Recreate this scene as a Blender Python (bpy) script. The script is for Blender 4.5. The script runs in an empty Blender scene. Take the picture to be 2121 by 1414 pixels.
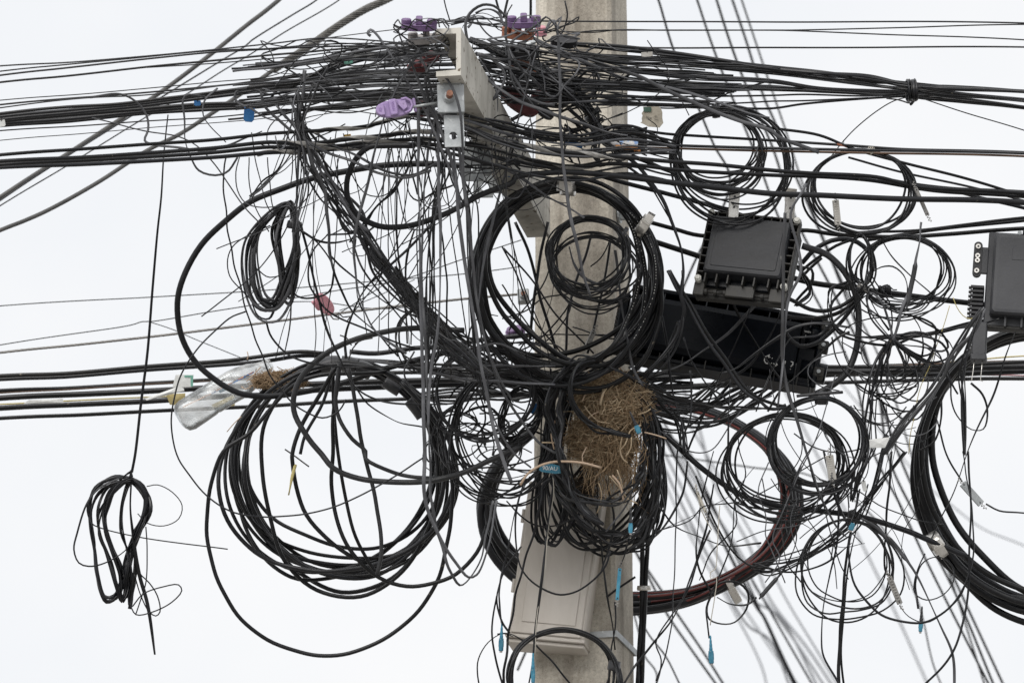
import bpy, math, random
import numpy as np
from mathutils import Vector, Matrix

# ------------------------------------------------------------------ camera, sky, sun
rng = random.Random(7)
nrg = np.random.default_rng(7)
PITCH = math.radians(16.0)
D = 13.0                      # metres from the lens to the plane of the pole's front
CAM = np.array([0.0, 0.0, 1.6])
FWD = np.array([0.0, math.cos(PITCH), math.sin(PITCH)])
UPV = np.array([0.0, -math.sin(PITCH), math.cos(PITCH)])
RGT = np.array([1.0, 0.0, 0.0])
K = 0.001 / D

scene = bpy.context.scene
cd = bpy.data.cameras.new("camera")
cam = bpy.data.objects.new("camera", cd)
scene.collection.objects.link(cam)
cam.location = CAM
cam.rotation_euler = (math.pi / 2 + PITCH, 0, 0)
cd.sensor_width = 36.0
cd.lens = 36.0 * D / 2.121
cd.clip_start = 0.1
cd.clip_end = 5000
cd.dof.use_dof = True
cd.dof.focus_distance = D - 0.42
cd.dof.aperture_fstop = 11.0
scene.camera = cam

SUN_EL, SUN_AZ = math.radians(42), math.radians(202)   # azimuth clockwise from +Y
world = bpy.data.worlds.new("World")
scene.world = world
world.use_nodes = True
wn, wl = world.node_tree.nodes, world.node_tree.links
wn.clear()
sky = wn.new("ShaderNodeTexSky")
sky.sky_type = 'NISHITA'
sky.sun_disc = False
sky.sun_elevation = SUN_EL
sky.sun_rotation = SUN_AZ
sky.dust_density = 4.0
skm = wn.new("ShaderNodeVectorMath"); skm.operation = 'SCALE'; skm.inputs['Scale'].default_value = 0.10
wl.new(sky.outputs[0], skm.inputs[0])
tc = wn.new("ShaderNodeTexCoord")
nz = wn.new("ShaderNodeTexNoise"); nz.inputs['Scale'].default_value = 14.0; nz.inputs['Detail'].default_value = 4.0
nz.inputs['Roughness'].default_value = 0.5
wl.new(tc.outputs['Generated'], nz.inputs['Vector'])
cr = wn.new("ShaderNodeValToRGB")
cr.color_ramp.elements[0].position = 0.32; cr.color_ramp.elements[0].color = (0.915, 0.935, 0.965, 1)
cr.color_ramp.elements[1].position = 0.68; cr.color_ramp.elements[1].color = (0.995, 0.995, 1.0, 1)
wl.new(nz.outputs['Fac'], cr.inputs['Fac'])
mx = wn.new("ShaderNodeMix"); mx.data_type = 'RGBA'; mx.inputs['Factor'].default_value = 0.95
wl.new(skm.outputs[0], mx.inputs['A']); wl.new(cr.outputs[0], mx.inputs['B'])
bg = wn.new("ShaderNodeBackground"); bg.inputs['Strength'].default_value = 0.572
wl.new(mx.outputs['Result'], bg.inputs['Color'])
wo = wn.new("ShaderNodeOutputWorld"); wl.new(bg.outputs[0], wo.inputs['Surface'])

sd = bpy.data.lights.new("sun", 'SUN')
sd.energy = 1.5
sd.angle = math.radians(40)
sd.color = (1.0, 0.97, 0.93)
sun = bpy.data.objects.new("sun", sd)
scene.collection.objects.link(sun)
sdir = Vector((math.sin(SUN_AZ) * math.cos(SUN_EL), math.cos(SUN_AZ) * math.cos(SUN_EL), math.sin(SUN_EL)))
sun.rotation_euler = sdir.to_track_quat('Z', 'Y').to_euler()
sun.location = (-6, -6, 20)

vs = scene.view_settings
vs.view_transform = 'Standard'
vs.look = 'None'
vs.exposure = 0.82
vs.gamma = 1.0
vs.use_curve_mapping = False

# ------------------------------------------------------------------ helpers
def P(x, y, z=0.0):
    """Point z metres in front of the pole plane, on the line of sight of photo pixel (x, y)."""
    d = D - z
    return CAM + FWD * d + RGT * (d * (x - 1060.5) * K) + UPV * (d * (707.0 - y) * K)

def PA(a):
    a = np.asarray(a, float)
    d = (D - a[:, 2])[:, None]
    return CAM + FWD * d + RGT * (d * (a[:, 0:1] - 1060.5) * K) + UPV * (d * (707.0 - a[:, 1:2]) * K)

def px(z=0.0):
    return 0.001 * (D - z) / D

COL = scene.collection
ORG = {}

def tag(o, label=None, cat=None, group=None, kind=None):
    if label: o["label"] = label
    if cat: o["category"] = cat
    if group: o["group"] = group
    if kind: o["kind"] = kind
    return o

def thing(name, label, cat, loc, group=None):
    o = bpy.data.objects.new(name, None)
    o.empty_display_size = 0.02
    COL.objects.link(o)
    o.location = loc
    ORG[o] = np.array(loc, float)
    return tag(o, label, cat, group)

def link_mesh(name, verts, faces, mat, parent=None, smooth=False, origin=None):
    verts = np.asarray(verts, float)
    if parent is not None:
        org = ORG[parent]
    else:
        org = verts.mean(axis=0) if origin is None else np.array(origin, float)
    me = bpy.data.meshes.new(name)
    me.from_pydata((verts - org).tolist(), [], faces)
    if smooth:
        me.polygons.foreach_set("use_smooth", [True] * len(me.polygons))
    me.materials.append(mat)
    o = bpy.data.objects.new(name, me)
    COL.objects.link(o)
    if parent is not None:
        o.parent = parent
    else:
        o.location = org
    ORG[o] = org
    return o

def catmull(c, step):
    c = np.asarray(c, float)
    if len(c) == 2:
        n = max(2, int(np.linalg.norm((c[1] - c[0])[:2]) / step) + 1)
        return c[0] + (c[1] - c[0]) * np.linspace(0, 1, n)[:, None]
    p = np.vstack([2 * c[0] - c[1], c, 2 * c[-1] - c[-2]])
    out = []
    for i in range(1, len(p) - 2):
        p0, p1, p2, p3 = p[i - 1], p[i], p[i + 1], p[i + 2]
        t0 = 0.0
        t1 = t0 + max(np.linalg.norm(p1 - p0), 1e-6) ** 0.5
        t2 = t1 + max(np.linalg.norm(p2 - p1), 1e-6) ** 0.5
        t3 = t2 + max(np.linalg.norm(p3 - p2), 1e-6) ** 0.5
        n = max(2, int(np.linalg.norm((p2 - p1)[:2]) / step) + 1)
        t = np.linspace(t1, t2, n, endpoint=False)[:, None]
        a1 = (t1 - t) / (t1 - t0) * p0 + (t - t0) / (t1 - t0) * p1
        a2 = (t2 - t) / (t2 - t1) * p1 + (t - t1) / (t2 - t1) * p2
        a3 = (t3 - t) / (t3 - t2) * p2 + (t - t2) / (t3 - t2) * p3
        b1 = (t2 - t) / (t2 - t0) * a1 + (t - t0) / (t2 - t0) * a2
        b2 = (t3 - t) / (t3 - t1) * a2 + (t - t1) / (t3 - t1) * a3
        out.append((t2 - t) / (t2 - t1) * b1 + (t - t1) / (t2 - t1) * b2)
    out.append(c[-1][None])
    return np.vstack(out)

def wobble(pts, amp, zamp, wl_px, closed=False):
    """Slow uneven drift of a hand hung wire (photo pixels; z in metres)."""
    n = len(pts)
    if n < 3: return pts
    seg = np.linalg.norm(np.diff(pts[:, :2], axis=0), axis=1)
    s = np.concatenate([[0], np.cumsum(seg)])
    L = s[-1]
    off = np.zeros((n, 3))
    for k in range(3):
        for ax in range(3):
            w = wl_px * (0.5 + 1.6 * rng.random())
            if closed:
                w = L / max(1, round(L / w))
            ph = rng.random() * 6.28
            a = (amp if ax < 2 else zamp) * (0.3 + 0.7 * rng.random()) / (k + 1)
            off[:, ax] += a * np.sin(2 * math.pi * s / w + ph)
    if not closed:
        off[:, :2] *= np.minimum(1, np.minimum(s, L - s) / 30.0)[:, None]
    return pts + off

def profile(kind, sides):
    if kind == 'flat':                       # figure of eight drop wire
        t = np.linspace(0, 2 * math.pi, 10, endpoint=False)
        return np.c_[1.18 * np.cos(t), 0.62 * np.sin(t) * (0.72 + 0.28 * np.abs(np.cos(t)) ** 0.7 * 1.4)]
    if kind == 'strand':
        t = np.linspace(0, 2 * math.pi, 21, endpoint=False)
        r = 0.9 + 0.16 * np.cos(7 * t)
        return np.c_[r * np.cos(t), r * np.sin(t)]
    t = np.linspace(0, 2 * math.pi, sides, endpoint=False)
    return np.c_[np.cos(t), np.sin(t)]

def tube(W, rad, prof, twist=None, closed=False):
    """Sweep prof along the world points W. rad: scalar or array in metres."""
    W = np.asarray(W, float)
    n = len(W)
    rad = np.broadcast_to(np.asarray(rad, float), (n,))
    if closed:
        T = np.roll(W, -1, axis=0) - np.roll(W, 1, axis=0)
    else:
        T = np.gradient(W, axis=0)
    T /= np.maximum(np.linalg.norm(T, axis=1), 1e-9)[:, None]
    N = np.zeros_like(W)
    a = np.array([0.12, -0.95, -0.3])
    v = a - T[0] * a.dot(T[0])
    if np.linalg.norm(v) < 1e-3: v = np.array([1.0, 0, 0]) - T[0] * T[0][0]
    v /= np.linalg.norm(v)
    for i in range(n):
        v = v - T[i] * v.dot(T[i])
        v /= max(np.linalg.norm(v), 1e-9)
        N[i] = v
    B = np.cross(T, N)
    if twist is not None:
        c, s_ = np.cos(twist)[:, None], np.sin(twist)[:, None]
        N, B = N * c + B * s_, B * c - N * s_
    m = len(prof)
    V = W[:, None, :] + rad[:, None, None] * (B[:, None, :] * prof[None, :, 0:1] + N[:, None, :] * prof[None, :, 1:2])
    V = V.reshape(-1, 3)
    faces = []
    rings = n if closed else n - 1
    for i in range(rings):
        j = (i + 1) % n
        a0, b0 = i * m, j * m
        for k in range(m):
            k2 = (k + 1) % m
            faces.append((a0 + k, a0 + k2, b0 + k2, b0 + k))
    if not closed:
        faces.append(tuple(range(m - 1, -1, -1)))
        faces.append(tuple(range((n - 1) * m, n * m)))
    return V, faces

class MB:
    """Collects solids in the local frame of a matrix (local unit: photo pixel = 1 mm at the pole)."""
    def __init__(self, M=None):
        self.v, self.f, self.M = [], [], M
    def add(self, verts, faces):
        b = len(self.v)
        self.v.extend([tuple(map(float, p)) for p in verts])
        self.f.extend([tuple(b + i for i in q) for q in faces])
        return self
    def box(self, x0, x1, y0, y1, z0, z1, bev=0.0):
        if bev <= 0:
            vs_ = [(x, y, z) for x in (x0, x1) for y in (y0, y1) for z in (z0, z1)]
            return self.add(vs_, [(0, 1, 3, 2), (4, 6, 7, 5), (0, 4, 5, 1), (2, 3, 7, 6), (0, 2, 6, 4), (1, 5, 7, 3)])
        b = min(bev, (x1 - x0) / 2.01, (y1 - y0) / 2.01, (z1 - z0) / 2.01)
        rings = []
        for (z, ins) in ((z0, b), (z0 + b, 0), (z1 - b, 0), (z1, b)):
            xa, xb, ya, yb = x0 + ins, x1 - ins, y0 + ins, y1 - ins
            rings.append([(xa + b, ya, z), (xb - b, ya, z), (xb, ya + b, z), (xb, yb - b, z), (xb - b, yb, z), (xa + b, yb, z), (xa, yb - b, z), (xa, ya + b, z)])
        return self.rings(rings)
    def rings(self, rings, cap0=True, cap1=True):
        m = len(rings[0])
        vs_ = [p for r in rings for p in r]
        fs = []
        for i in range(len(rings) - 1):
            for k in range(m):
                k2 = (k + 1) % m
                fs.append((i * m + k, i * m + k2, (i + 1) * m + k2, (i + 1) * m + k))
        if cap0: fs.append(tuple(range(m - 1, -1, -1)))
        if cap1: fs.append(tuple(range((len(rings) - 1) * m, len(rings) * m)))
        return self.add(vs_, fs)
    def prism(self, poly, z0, z1, bev=0.0):
        if bev <= 0:
            return self.rings([[(x, y, z0) for x, y in poly], [(x, y, z1) for x, y in poly]])
        c = np.mean(poly, axis=0)
        ins = [(x + (c[0] - x) * bev / max(1e-6, math.hypot(c[0] - x, c[1] - y)), y + (c[1] - y) * bev / max(1e-6, math.hypot(c[0] - x, c[1] - y))) for x, y in poly]
        return self.rings([[(x, y, z0) for x, y in ins], [(x, y, z0 + bev) for x, y in poly], [(x, y, z1 - bev) for x, y in poly], [(x, y, z1) for x, y in ins]])
    def cyl(self, p0, p1, r0, r1=None, n=14):
        r1 = r0 if r1 is None else r1
        p0, p1 = np.array(p0, float), np.array(p1, float)
        t = p1 - p0; t /= np.linalg.norm(t)
        a = np.array([0, 0, 1.0]) if abs(t[2]) < 0.9 else np.array([1.0, 0, 0])
        u = np.cross(t, a); u /= np.linalg.norm(u); w = np.cross(t, u)
        R = [[tuple(p + r * (math.cos(q) * u + math.sin(q) * w)) for q in np.linspace(0, 2 * math.pi, n, endpoint=False)] for p, r in ((p0, r0), (p1, r1))]
        return self.rings(R)
    def hole_plate(self, x0, x1, y0, y1, z0, z1, hx, hy, hr, n=24):
        ang = [2 * math.pi * (i + 0.5) / n for i in range(n)]
        out = []
        for a in ang:
            c, s_ = math.cos(a), math.sin(a)
            tx = ((x1 - hx) / c) if c > 0 else ((x0 - hx) / c)
            ty = ((y1 - hy) / s_) if s_ > 0 else ((y0 - hy) / s_)
            t = min(tx, ty)
            out.append((hx + c * t, hy + s_ * t))
        for cx, cy in ((x0, y0), (x1, y0), (x1, y1), (x0, y1)):
            i = min(range(n), key=lambda q: (out[q][0] - cx) ** 2 + (out[q][1] - cy) ** 2)
            out[i] = (cx, cy)
        inn = [(hx + hr * math.cos(a), hy + hr * math.sin(a)) for a in ang]
        vs_ = [(x, y, z1) for x, y in out] + [(x, y, z1) for x, y in inn] + [(x, y, z0) for x, y in out] + [(x, y, z0) for x, y in inn]
        fs = []
        for k in range(n):
            j = (k + 1) % n
            fs += [(k, j, n + j, n + k), (2 * n + j, 2 * n + k, 3 * n + k, 3 * n + j), (k, 2 * n + k, 2 * n + j, j), (n + k, n + j, 3 * n + j, 3 * n + k)]
        return self.add(vs_, fs)
    def sweep(self, pts, r, n=6, prof=None, closed=False):
        V, F = tube(np.array(pts, float), r, profile('round', n) if prof is None else prof, closed=closed)
        return self.add(V, F)
    def build(self, name, mat, parent=None, smooth=False, M=None):
        M = M or self.M
        v = np.array(self.v, float)
        if M is not None:
            m = np.array(M)
            v = v @ m[:3, :3].T + m[:3, 3]
        return link_mesh(name, v, self.f, mat, parent, smooth)

def frame(x, y, z, roll=0.0, yaw=0.0, pitch=-16.0, s=1.0):
    """Local frame at photo pixel (x, y): x right, y up, z toward the lens, turned by roll, yaw, pitch (degrees)."""
    R = Matrix((RGT, UPV, -FWD)).transposed().to_3x3()
    R = R @ Matrix.Rotation(math.radians(roll), 3, 'Z') @ Matrix.Rotation(math.radians(yaw), 3, 'Y') @ Matrix.Rotation(math.radians(pitch), 3, 'X')
    M = (R * (px(z) * s)).to_4x4()
    M.translation = Vector(P(x, y, z))
    return M

def frame_axes(x, y, z, X, Y):
    """Local frame whose x axis looks along X and whose y axis lies near Y (right, up, toward lens)."""
    X = Vector(X).normalized(); Y = Vector(Y); Y = (Y - X * Y.dot(X)).normalized(); Z = X.cross(Y)
    L = Matrix((X, Y, Z)).transposed()
    R = Matrix((RGT, UPV, -FWD)).transposed().to_3x3() @ L
    M = (R * px(z)).to_4x4()
    M.translation = Vector(P(x, y, z))
    return M

def loc(M, x=0, y=0, z=0):
    return tuple(M @ Vector((x, y, z)))

# ------------------------------------------------------------------ materials
MATS = {}
def mat(name, c0, c1=None, rough=0.5, metal=0.0, scale=40.0, bump=0.15, bscale=300.0, spec=0.5, rand=0.0, specks=None, ramp=(0.35, 0.7), stretch=None):
    m = bpy.data.materials.new(name)
    m.use_nodes = True
    n, l = m.node_tree.nodes, m.node_tree.links
    b = n["Principled BSDF"]
    b.inputs['Roughness'].default_value = rough
    b.inputs['Metallic'].default_value = metal
    b.inputs['Specular IOR Level'].default_value = spec
    t = n.new("ShaderNodeTexCoord")
    src = t.outputs['Object']
    if stretch:
        mp = n.new("ShaderNodeMapping"); mp.inputs['Scale'].default_value = stretch
        l.new(src, mp.inputs['Vector']); src = mp.outputs['Vector']
    a = n.new("ShaderNodeTexNoise"); a.inputs['Scale'].default_value = scale; a.inputs['Detail'].default_value = 6; a.inputs['Roughness'].default_value = 0.62
    l.new(src, a.inputs['Vector'])
    r = n.new("ShaderNodeValToRGB")
    r.color_ramp.elements[0].position = ramp[0]; r.color_ramp.elements[1].position = ramp[1]
    r.color_ramp.elements[0].color = (*c0, 1); r.color_ramp.elements[1].color = (*(c1 or c0), 1)
    l.new(a.outputs['Fac'], r.inputs['Fac'])
    col = r.outputs['Color']
    if rand > 0:
        oi = n.new("ShaderNodeObjectInfo")
        mr = n.new("ShaderNodeMapRange"); mr.inputs['To Min'].default_value = 1 - rand; mr.inputs['To Max'].default_value = 1 + rand
        l.new(oi.outputs['Random'], mr.inputs['Value'])
        vm = n.new("ShaderNodeVectorMath"); vm.operation = 'SCALE'
        l.new(col, vm.inputs[0]); l.new(mr.outputs['Result'], vm.inputs['Scale']); col = vm.outputs[0]
    if specks:
        s2 = n.new("ShaderNodeTexNoise"); s2.inputs['Scale'].default_value = specks[1]; s2.inputs['Detail'].default_value = 3
        l.new(t.outputs['Object'], s2.inputs['Vector'])
        r2 = n.new("ShaderNodeValToRGB"); r2.color_ramp.elements[0].position = specks[2]; r2.color_ramp.elements[1].position = specks[2] + 0.05
        l.new(s2.outputs['Fac'], r2.inputs['Fac'])
        x = n.new("ShaderNodeMix"); x.data_type = 'RGBA'
        l.new(r2.outputs['Color'], x.inputs['Factor']); l.new(col, x.inputs['A']); x.inputs['B'].default_value = (*specks[0], 1)
        col = x.outputs['Result']
    l.new(col, b.inputs['Base Color'])
    rr = n.new("ShaderNodeMapRange"); rr.inputs['To Min'].default_value = max(0.05, rough - 0.12); rr.inputs['To Max'].default_value = min(1, rough + 0.15)
    l.new(a.outputs['Fac'], rr.inputs['Value']); l.new(rr.outputs['Result'], b.inputs['Roughness'])
    if bump > 0:
        bn = n.new("ShaderNodeTexNoise"); bn.inputs['Scale'].default_value = bscale; bn.inputs['Detail'].default_value = 4
        l.new(src, bn.inputs['Vector'])
        bp = n.new("ShaderNodeBump"); bp.inputs['Strength'].default_value = bump; bp.inputs['Distance'].default_value = 0.002
        l.new(bn.outputs['Fac'], bp.inputs['Height']); l.new(bp.outputs['Normal'], b.inputs['Normal'])
    MATS[name] = m
    return m

DUST = (0.16, 0.14, 0.11)
M_K = mat("cable_black", (0.005, 0.0055, 0.007), (0.013, 0.0135, 0.016), 0.36, scale=25, bump=0.08, rand=0.6, specks=(DUST, 90, 0.72), spec=0.36)
M_G = mat("drop_wire_grey", (0.045, 0.046, 0.051), (0.085, 0.087, 0.095), 0.5, scale=25, bump=0.1, rand=0.4, specks=((0.2, 0.19, 0.17), 120, 0.75))
M_GK = mat("cable_worn", (0.014, 0.015, 0.017), (0.045, 0.046, 0.05), 0.42, scale=18, bump=0.15, rand=0.25, specks=((0.2, 0.18, 0.15), 80, 0.71))
M_M = mat("cable_grey", (0.05, 0.05, 0.05), (0.085, 0.083, 0.08), 0.6, scale=20, bump=0.2)
M_S = mat("steel_strand", (0.16, 0.155, 0.15), (0.28, 0.27, 0.26), 0.5, 0.3, scale=60, bump=0.2)
M_O = mat("cable_brown", (0.075, 0.04, 0.022), (0.13, 0.075, 0.045), 0.5, scale=20, rand=0.15)
M_P = mat("cable_pink", (0.32, 0.16, 0.18), (0.4, 0.23, 0.24), 0.55, scale=20)
M_Y = mat("cable_yellow", (0.4, 0.33, 0.11), (0.52, 0.45, 0.2), 0.55, scale=20)
M_W = mat("fibre_white", (0.45, 0.42, 0.36), (0.6, 0.57, 0.5), 0.5, scale=20)
M_RED = mat("stripe_red", (0.14, 0.025, 0.022), (0.22, 0.05, 0.042), 0.5, scale=30)
M_TAPE = mat("black_tape", (0.02, 0.021, 0.024), (0.05, 0.05, 0.055), 0.4, scale=60, bump=0.4, bscale=120)
M_STRAP = mat("strap_steel", (0.6, 0.58, 0.54), (0.8, 0.78, 0.74), 0.28, 0.85, scale=35, bump=0.35, bscale=70)
M_GALV = mat("galvanised_steel", (0.3, 0.32, 0.33), (0.46, 0.48, 0.49), 0.5, 0.35, scale=45, bump=0.15, specks=((0.55, 0.57, 0.57), 60, 0.62))
M_ARM = mat("painted_arm", (0.27, 0.255, 0.22), (0.54, 0.52, 0.47), 0.75, 0.0, scale=16, bump=0.35, bscale=160, specks=((0.14, 0.115, 0.085), 60, 0.63), stretch=(1, 1, 0.45), ramp=(0.3, 0.6))
M_RUST = mat("rusty_bolt", (0.16, 0.065, 0.04), (0.3, 0.15, 0.1), 0.8, 0.1, scale=120, bump=0.6, bscale=400)
M_BOX = mat("closure_black", (0.003, 0.004, 0.006), (0.007, 0.0085, 0.012), 0.28, scale=9, bump=0.15, bscale=30, specks=((0.2, 0.18, 0.15), 130, 0.76), spec=0.13)
M_LID = mat("lid_faded", (0.014, 0.015, 0.018), (0.04, 0.042, 0.047), 0.5, scale=24, bump=0.12, bscale=220, specks=((0.13, 0.125, 0.12), 45, 0.7), stretch=(0.5, 1, 1.6), spec=0.3)
M_LIDE = mat("flange_dusty", (0.012, 0.0115, 0.011), (0.04, 0.038, 0.034), 0.6, scale=30, bump=0.2)
M_CLOS = mat("closure_grey", (0.03, 0.031, 0.036), (0.055, 0.057, 0.063), 0.5, scale=9, bump=0.1, bscale=200)
M_SCREW = mat("screw_white", (0.5, 0.5, 0.46), (0.62, 0.62, 0.58), 0.45, scale=90)
M_CHALK = mat("chalk", (0.6, 0.6, 0.58), (0.7, 0.7, 0.68), 0.9, scale=90)
M_BLUE = mat("connector_blue", (0.03, 0.17, 0.27), (0.07, 0.27, 0.38), 0.55, scale=90, rand=0.35, specks=((0.2, 0.3, 0.33), 200, 0.62))
M_DBLUE = mat("tag_blue", (0.012, 0.09, 0.26), (0.03, 0.15, 0.36), 0.45, scale=50)
M_PAPER = mat("paper_tag", (0.28, 0.25, 0.2), (0.4, 0.37, 0.31), 0.85, scale=50, bump=0.3)
M_PAPERW = mat("paper_white", (0.62, 0.63, 0.62), (0.78, 0.79, 0.78), 0.7, scale=60)
M_GREENP = mat("tag_green", (0.03, 0.07, 0.05), (0.07, 0.13, 0.1), 0.7, scale=60)
M_INK = mat("tag_ink", (0.06, 0.055, 0.05), None, 0.8)
M_CARD = mat("card_yellow", (0.34, 0.27, 0.1), (0.46, 0.39, 0.2), 0.7, scale=40)
M_LABORANGE = mat("label_orange", (0.45, 0.16, 0.04), (0.62, 0.3, 0.1), 0.6, scale=45)
M_LABWHITE = mat("label_white", (0.6, 0.6, 0.62), (0.8, 0.79, 0.77), 0.55, scale=50, specks=((0.3, 0.45, 0.75), 40, 0.6))
M_PURPLE = mat("clamp_purple", (0.12, 0.07, 0.165), (0.19, 0.12, 0.24), 0.5, scale=60, specks=((0.12, 0.1, 0.1), 60, 0.64))
M_LAV = mat("clamp_lavender", (0.3, 0.21, 0.42), (0.41, 0.31, 0.52), 0.5, scale=60, specks=((0.2, 0.15, 0.24), 80, 0.68))
M_LAVD = mat("clamp_lettering", (0.25, 0.15, 0.37), None, 0.6)
M_ORANGE = mat("clamp_orange", (0.24, 0.085, 0.045), (0.36, 0.14, 0.08), 0.5, scale=60)
M_DRED = mat("clamp_dark_red", (0.09, 0.02, 0.022), (0.15, 0.04, 0.042), 0.5, scale=60)
M_PINK = mat("clamp_pink", (0.52, 0.22, 0.27), (0.6, 0.3, 0.34), 0.5, scale=60)
M_CLGREY = mat("clamp_grey", (0.3, 0.28, 0.27), (0.42, 0.4, 0.39), 0.55, scale=60)
M_CLBLK = mat("clamp_black", (0.01, 0.01, 0.012), (0.02, 0.02, 0.024), 0.4, scale=60)
M_MBOX = mat("box_metal", (0.47, 0.43, 0.38), (0.6, 0.56, 0.51), 0.5, 0.12, scale=11, bump=0.22, bscale=60, specks=((0.3, 0.27, 0.23), 120, 0.73), stretch=(1, 1, 0.3))
M_STRAW = mat("straw", (0.19, 0.125, 0.07), (0.44, 0.32, 0.2), 0.85, scale=55, bump=0.2, rand=0.0, ramp=(0.3, 0.72))
M_STRAWL = mat("straw_pale", (0.45, 0.34, 0.22), (0.6, 0.49, 0.34), 0.8, scale=70)
M_STICK = mat("stick_tan", (0.5, 0.36, 0.25), (0.62, 0.48, 0.36), 0.75, scale=60)
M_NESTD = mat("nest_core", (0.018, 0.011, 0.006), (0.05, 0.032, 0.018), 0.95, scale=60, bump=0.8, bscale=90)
M_GRIP = mat("grip_wire", (0.2, 0.195, 0.185), (0.42, 0.41, 0.39), 0.5, 0.15, scale=60, bump=0.1, rand=0.15)
M_HAZED = mat("far_cable_hazed", (0.2, 0.21, 0.23), (0.3, 0.31, 0.33), 0.6, 0.2, scale=10, bump=0)  # paler grey carries the haze and glare over the far cables
M_ROD = mat("grip_rod_grey", (0.07, 0.068, 0.064), (0.17, 0.165, 0.155), 0.55, 0.15, scale=60, bump=0.1, rand=0.3)
M_MINT = mat("tag_mint", (0.12, 0.35, 0.27), (0.2, 0.42, 0.34), 0.6, scale=50)
M_OCHRE = mat("tag_ochre", (0.45, 0.25, 0.02), (0.6, 0.38, 0.05), 0.6, scale=50)

# concrete: mottled, vertically stained, pitted
def concrete():
    m = bpy.data.materials.new("pole_concrete"); m.use_nodes = True
    n, l = m.node_tree.nodes, m.node_tree.links
    b = n["Principled BSDF"]; b.inputs['Roughness'].default_value = 0.9
    t = n.new("ShaderNodeTexCoord")
    def noise(scale, detail, vec=(1, 1, 1), rough=0.6):
        mp = n.new("ShaderNodeMapping"); mp.inputs['Scale'].default_value = vec
        l.new(t.outputs['Object'], mp.inputs['Vector'])
        q = n.new("ShaderNodeTexNoise"); q.inputs['Scale'].default_value = scale; q.inputs['Detail'].default_value = detail; q.inputs['Roughness'].default_value = rough
        l.new(mp.outputs['Vector'], q.inputs['Vector']); return q.outputs['Fac']
    def ramp(fac, a, ca, bb, cb):
        r = n.new("ShaderNodeValToRGB"); e = r.color_ramp.elements
        e[0].position, e[1].position = a, bb; e[0].color, e[1].color = (*ca, 1), (*cb, 1)
        l.new(fac, r.inputs['Fac']); return r.outputs['Color']
    def mul(a, c, f):
        x = n.new("ShaderNodeMix"); x.data_type = 'RGBA'; x.blend_type = 'MULTIPLY'; x.inputs['Factor'].default_value = f
        l.new(a, x.inputs['A']); l.new(c, x.inputs['B']); return x.outputs['Result']
    base = ramp(noise(7, 8), 0.3, (0.45, 0.41, 0.345), 0.72, (0.64, 0.6, 0.52))
    fine = ramp(noise(160, 5), 0.3, (0.72, 0.72, 0.72), 0.7, (1.1, 1.1, 1.1))
    stain = ramp(noise(9, 6, (1, 1, 0.16)), 0.33, (0.34, 0.32, 0.31), 0.52, (1, 1, 1))
    blot = ramp(noise(4.5, 7, (1, 1, 0.7)), 0.32, (0.4, 0.385, 0.37), 0.52, (1, 1, 1))
    run = ramp(noise(16, 5, (1, 1, 0.07)), 0.36, (0.4, 0.37, 0.34), 0.5, (1, 1, 1))
    rust = ramp(noise(11, 6, (1, 1, 0.1)), 0.62, (1, 1, 1), 0.75, (0.85, 0.62, 0.42))
    grit = ramp(noise(420, 2), 0.34, (0.45, 0.43, 0.4), 0.42, (1, 1, 1))
    cc = mul(mul(mul(base, fine, 0.9), stain, 0.7), blot, 0.85)
    l.new(mul(mul(mul(cc, run, 0.55), rust, 0.6), grit, 0.6), b.inputs['Base Color'])
    bp = n.new("ShaderNodeBump"); bp.inputs['Strength'].default_value = 0.5; bp.inputs['Distance'].default_value = 0.003
    l.new(noise(90, 7), bp.inputs['Height'])
    v = n.new("ShaderNodeTexVoronoi"); v.inputs['Scale'].default_value = 45
    l.new(t.outputs['Object'], v.inputs['Vector'])
    pr = ramp(v.outputs['Distance'], 0.02, (0, 0, 0), 0.12, (1, 1, 1))
    b2 = n.new("ShaderNodeBump"); b2.inputs['Strength'].default_value = 0.35; b2.inputs['Distance'].default_value = 0.004
    l.new(pr, b2.inputs['Height']); l.new(bp.outputs['Normal'], b2.inputs['Normal'])
    l.new(b2.outputs['Normal'], b.inputs['Normal'])
    return m
M_CONC = concrete()
M_GROUND = mat("ground_paving", (0.2, 0.19, 0.18), (0.3, 0.29, 0.27), 0.9, scale=2.0, bump=0.3, bscale=60)

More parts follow.
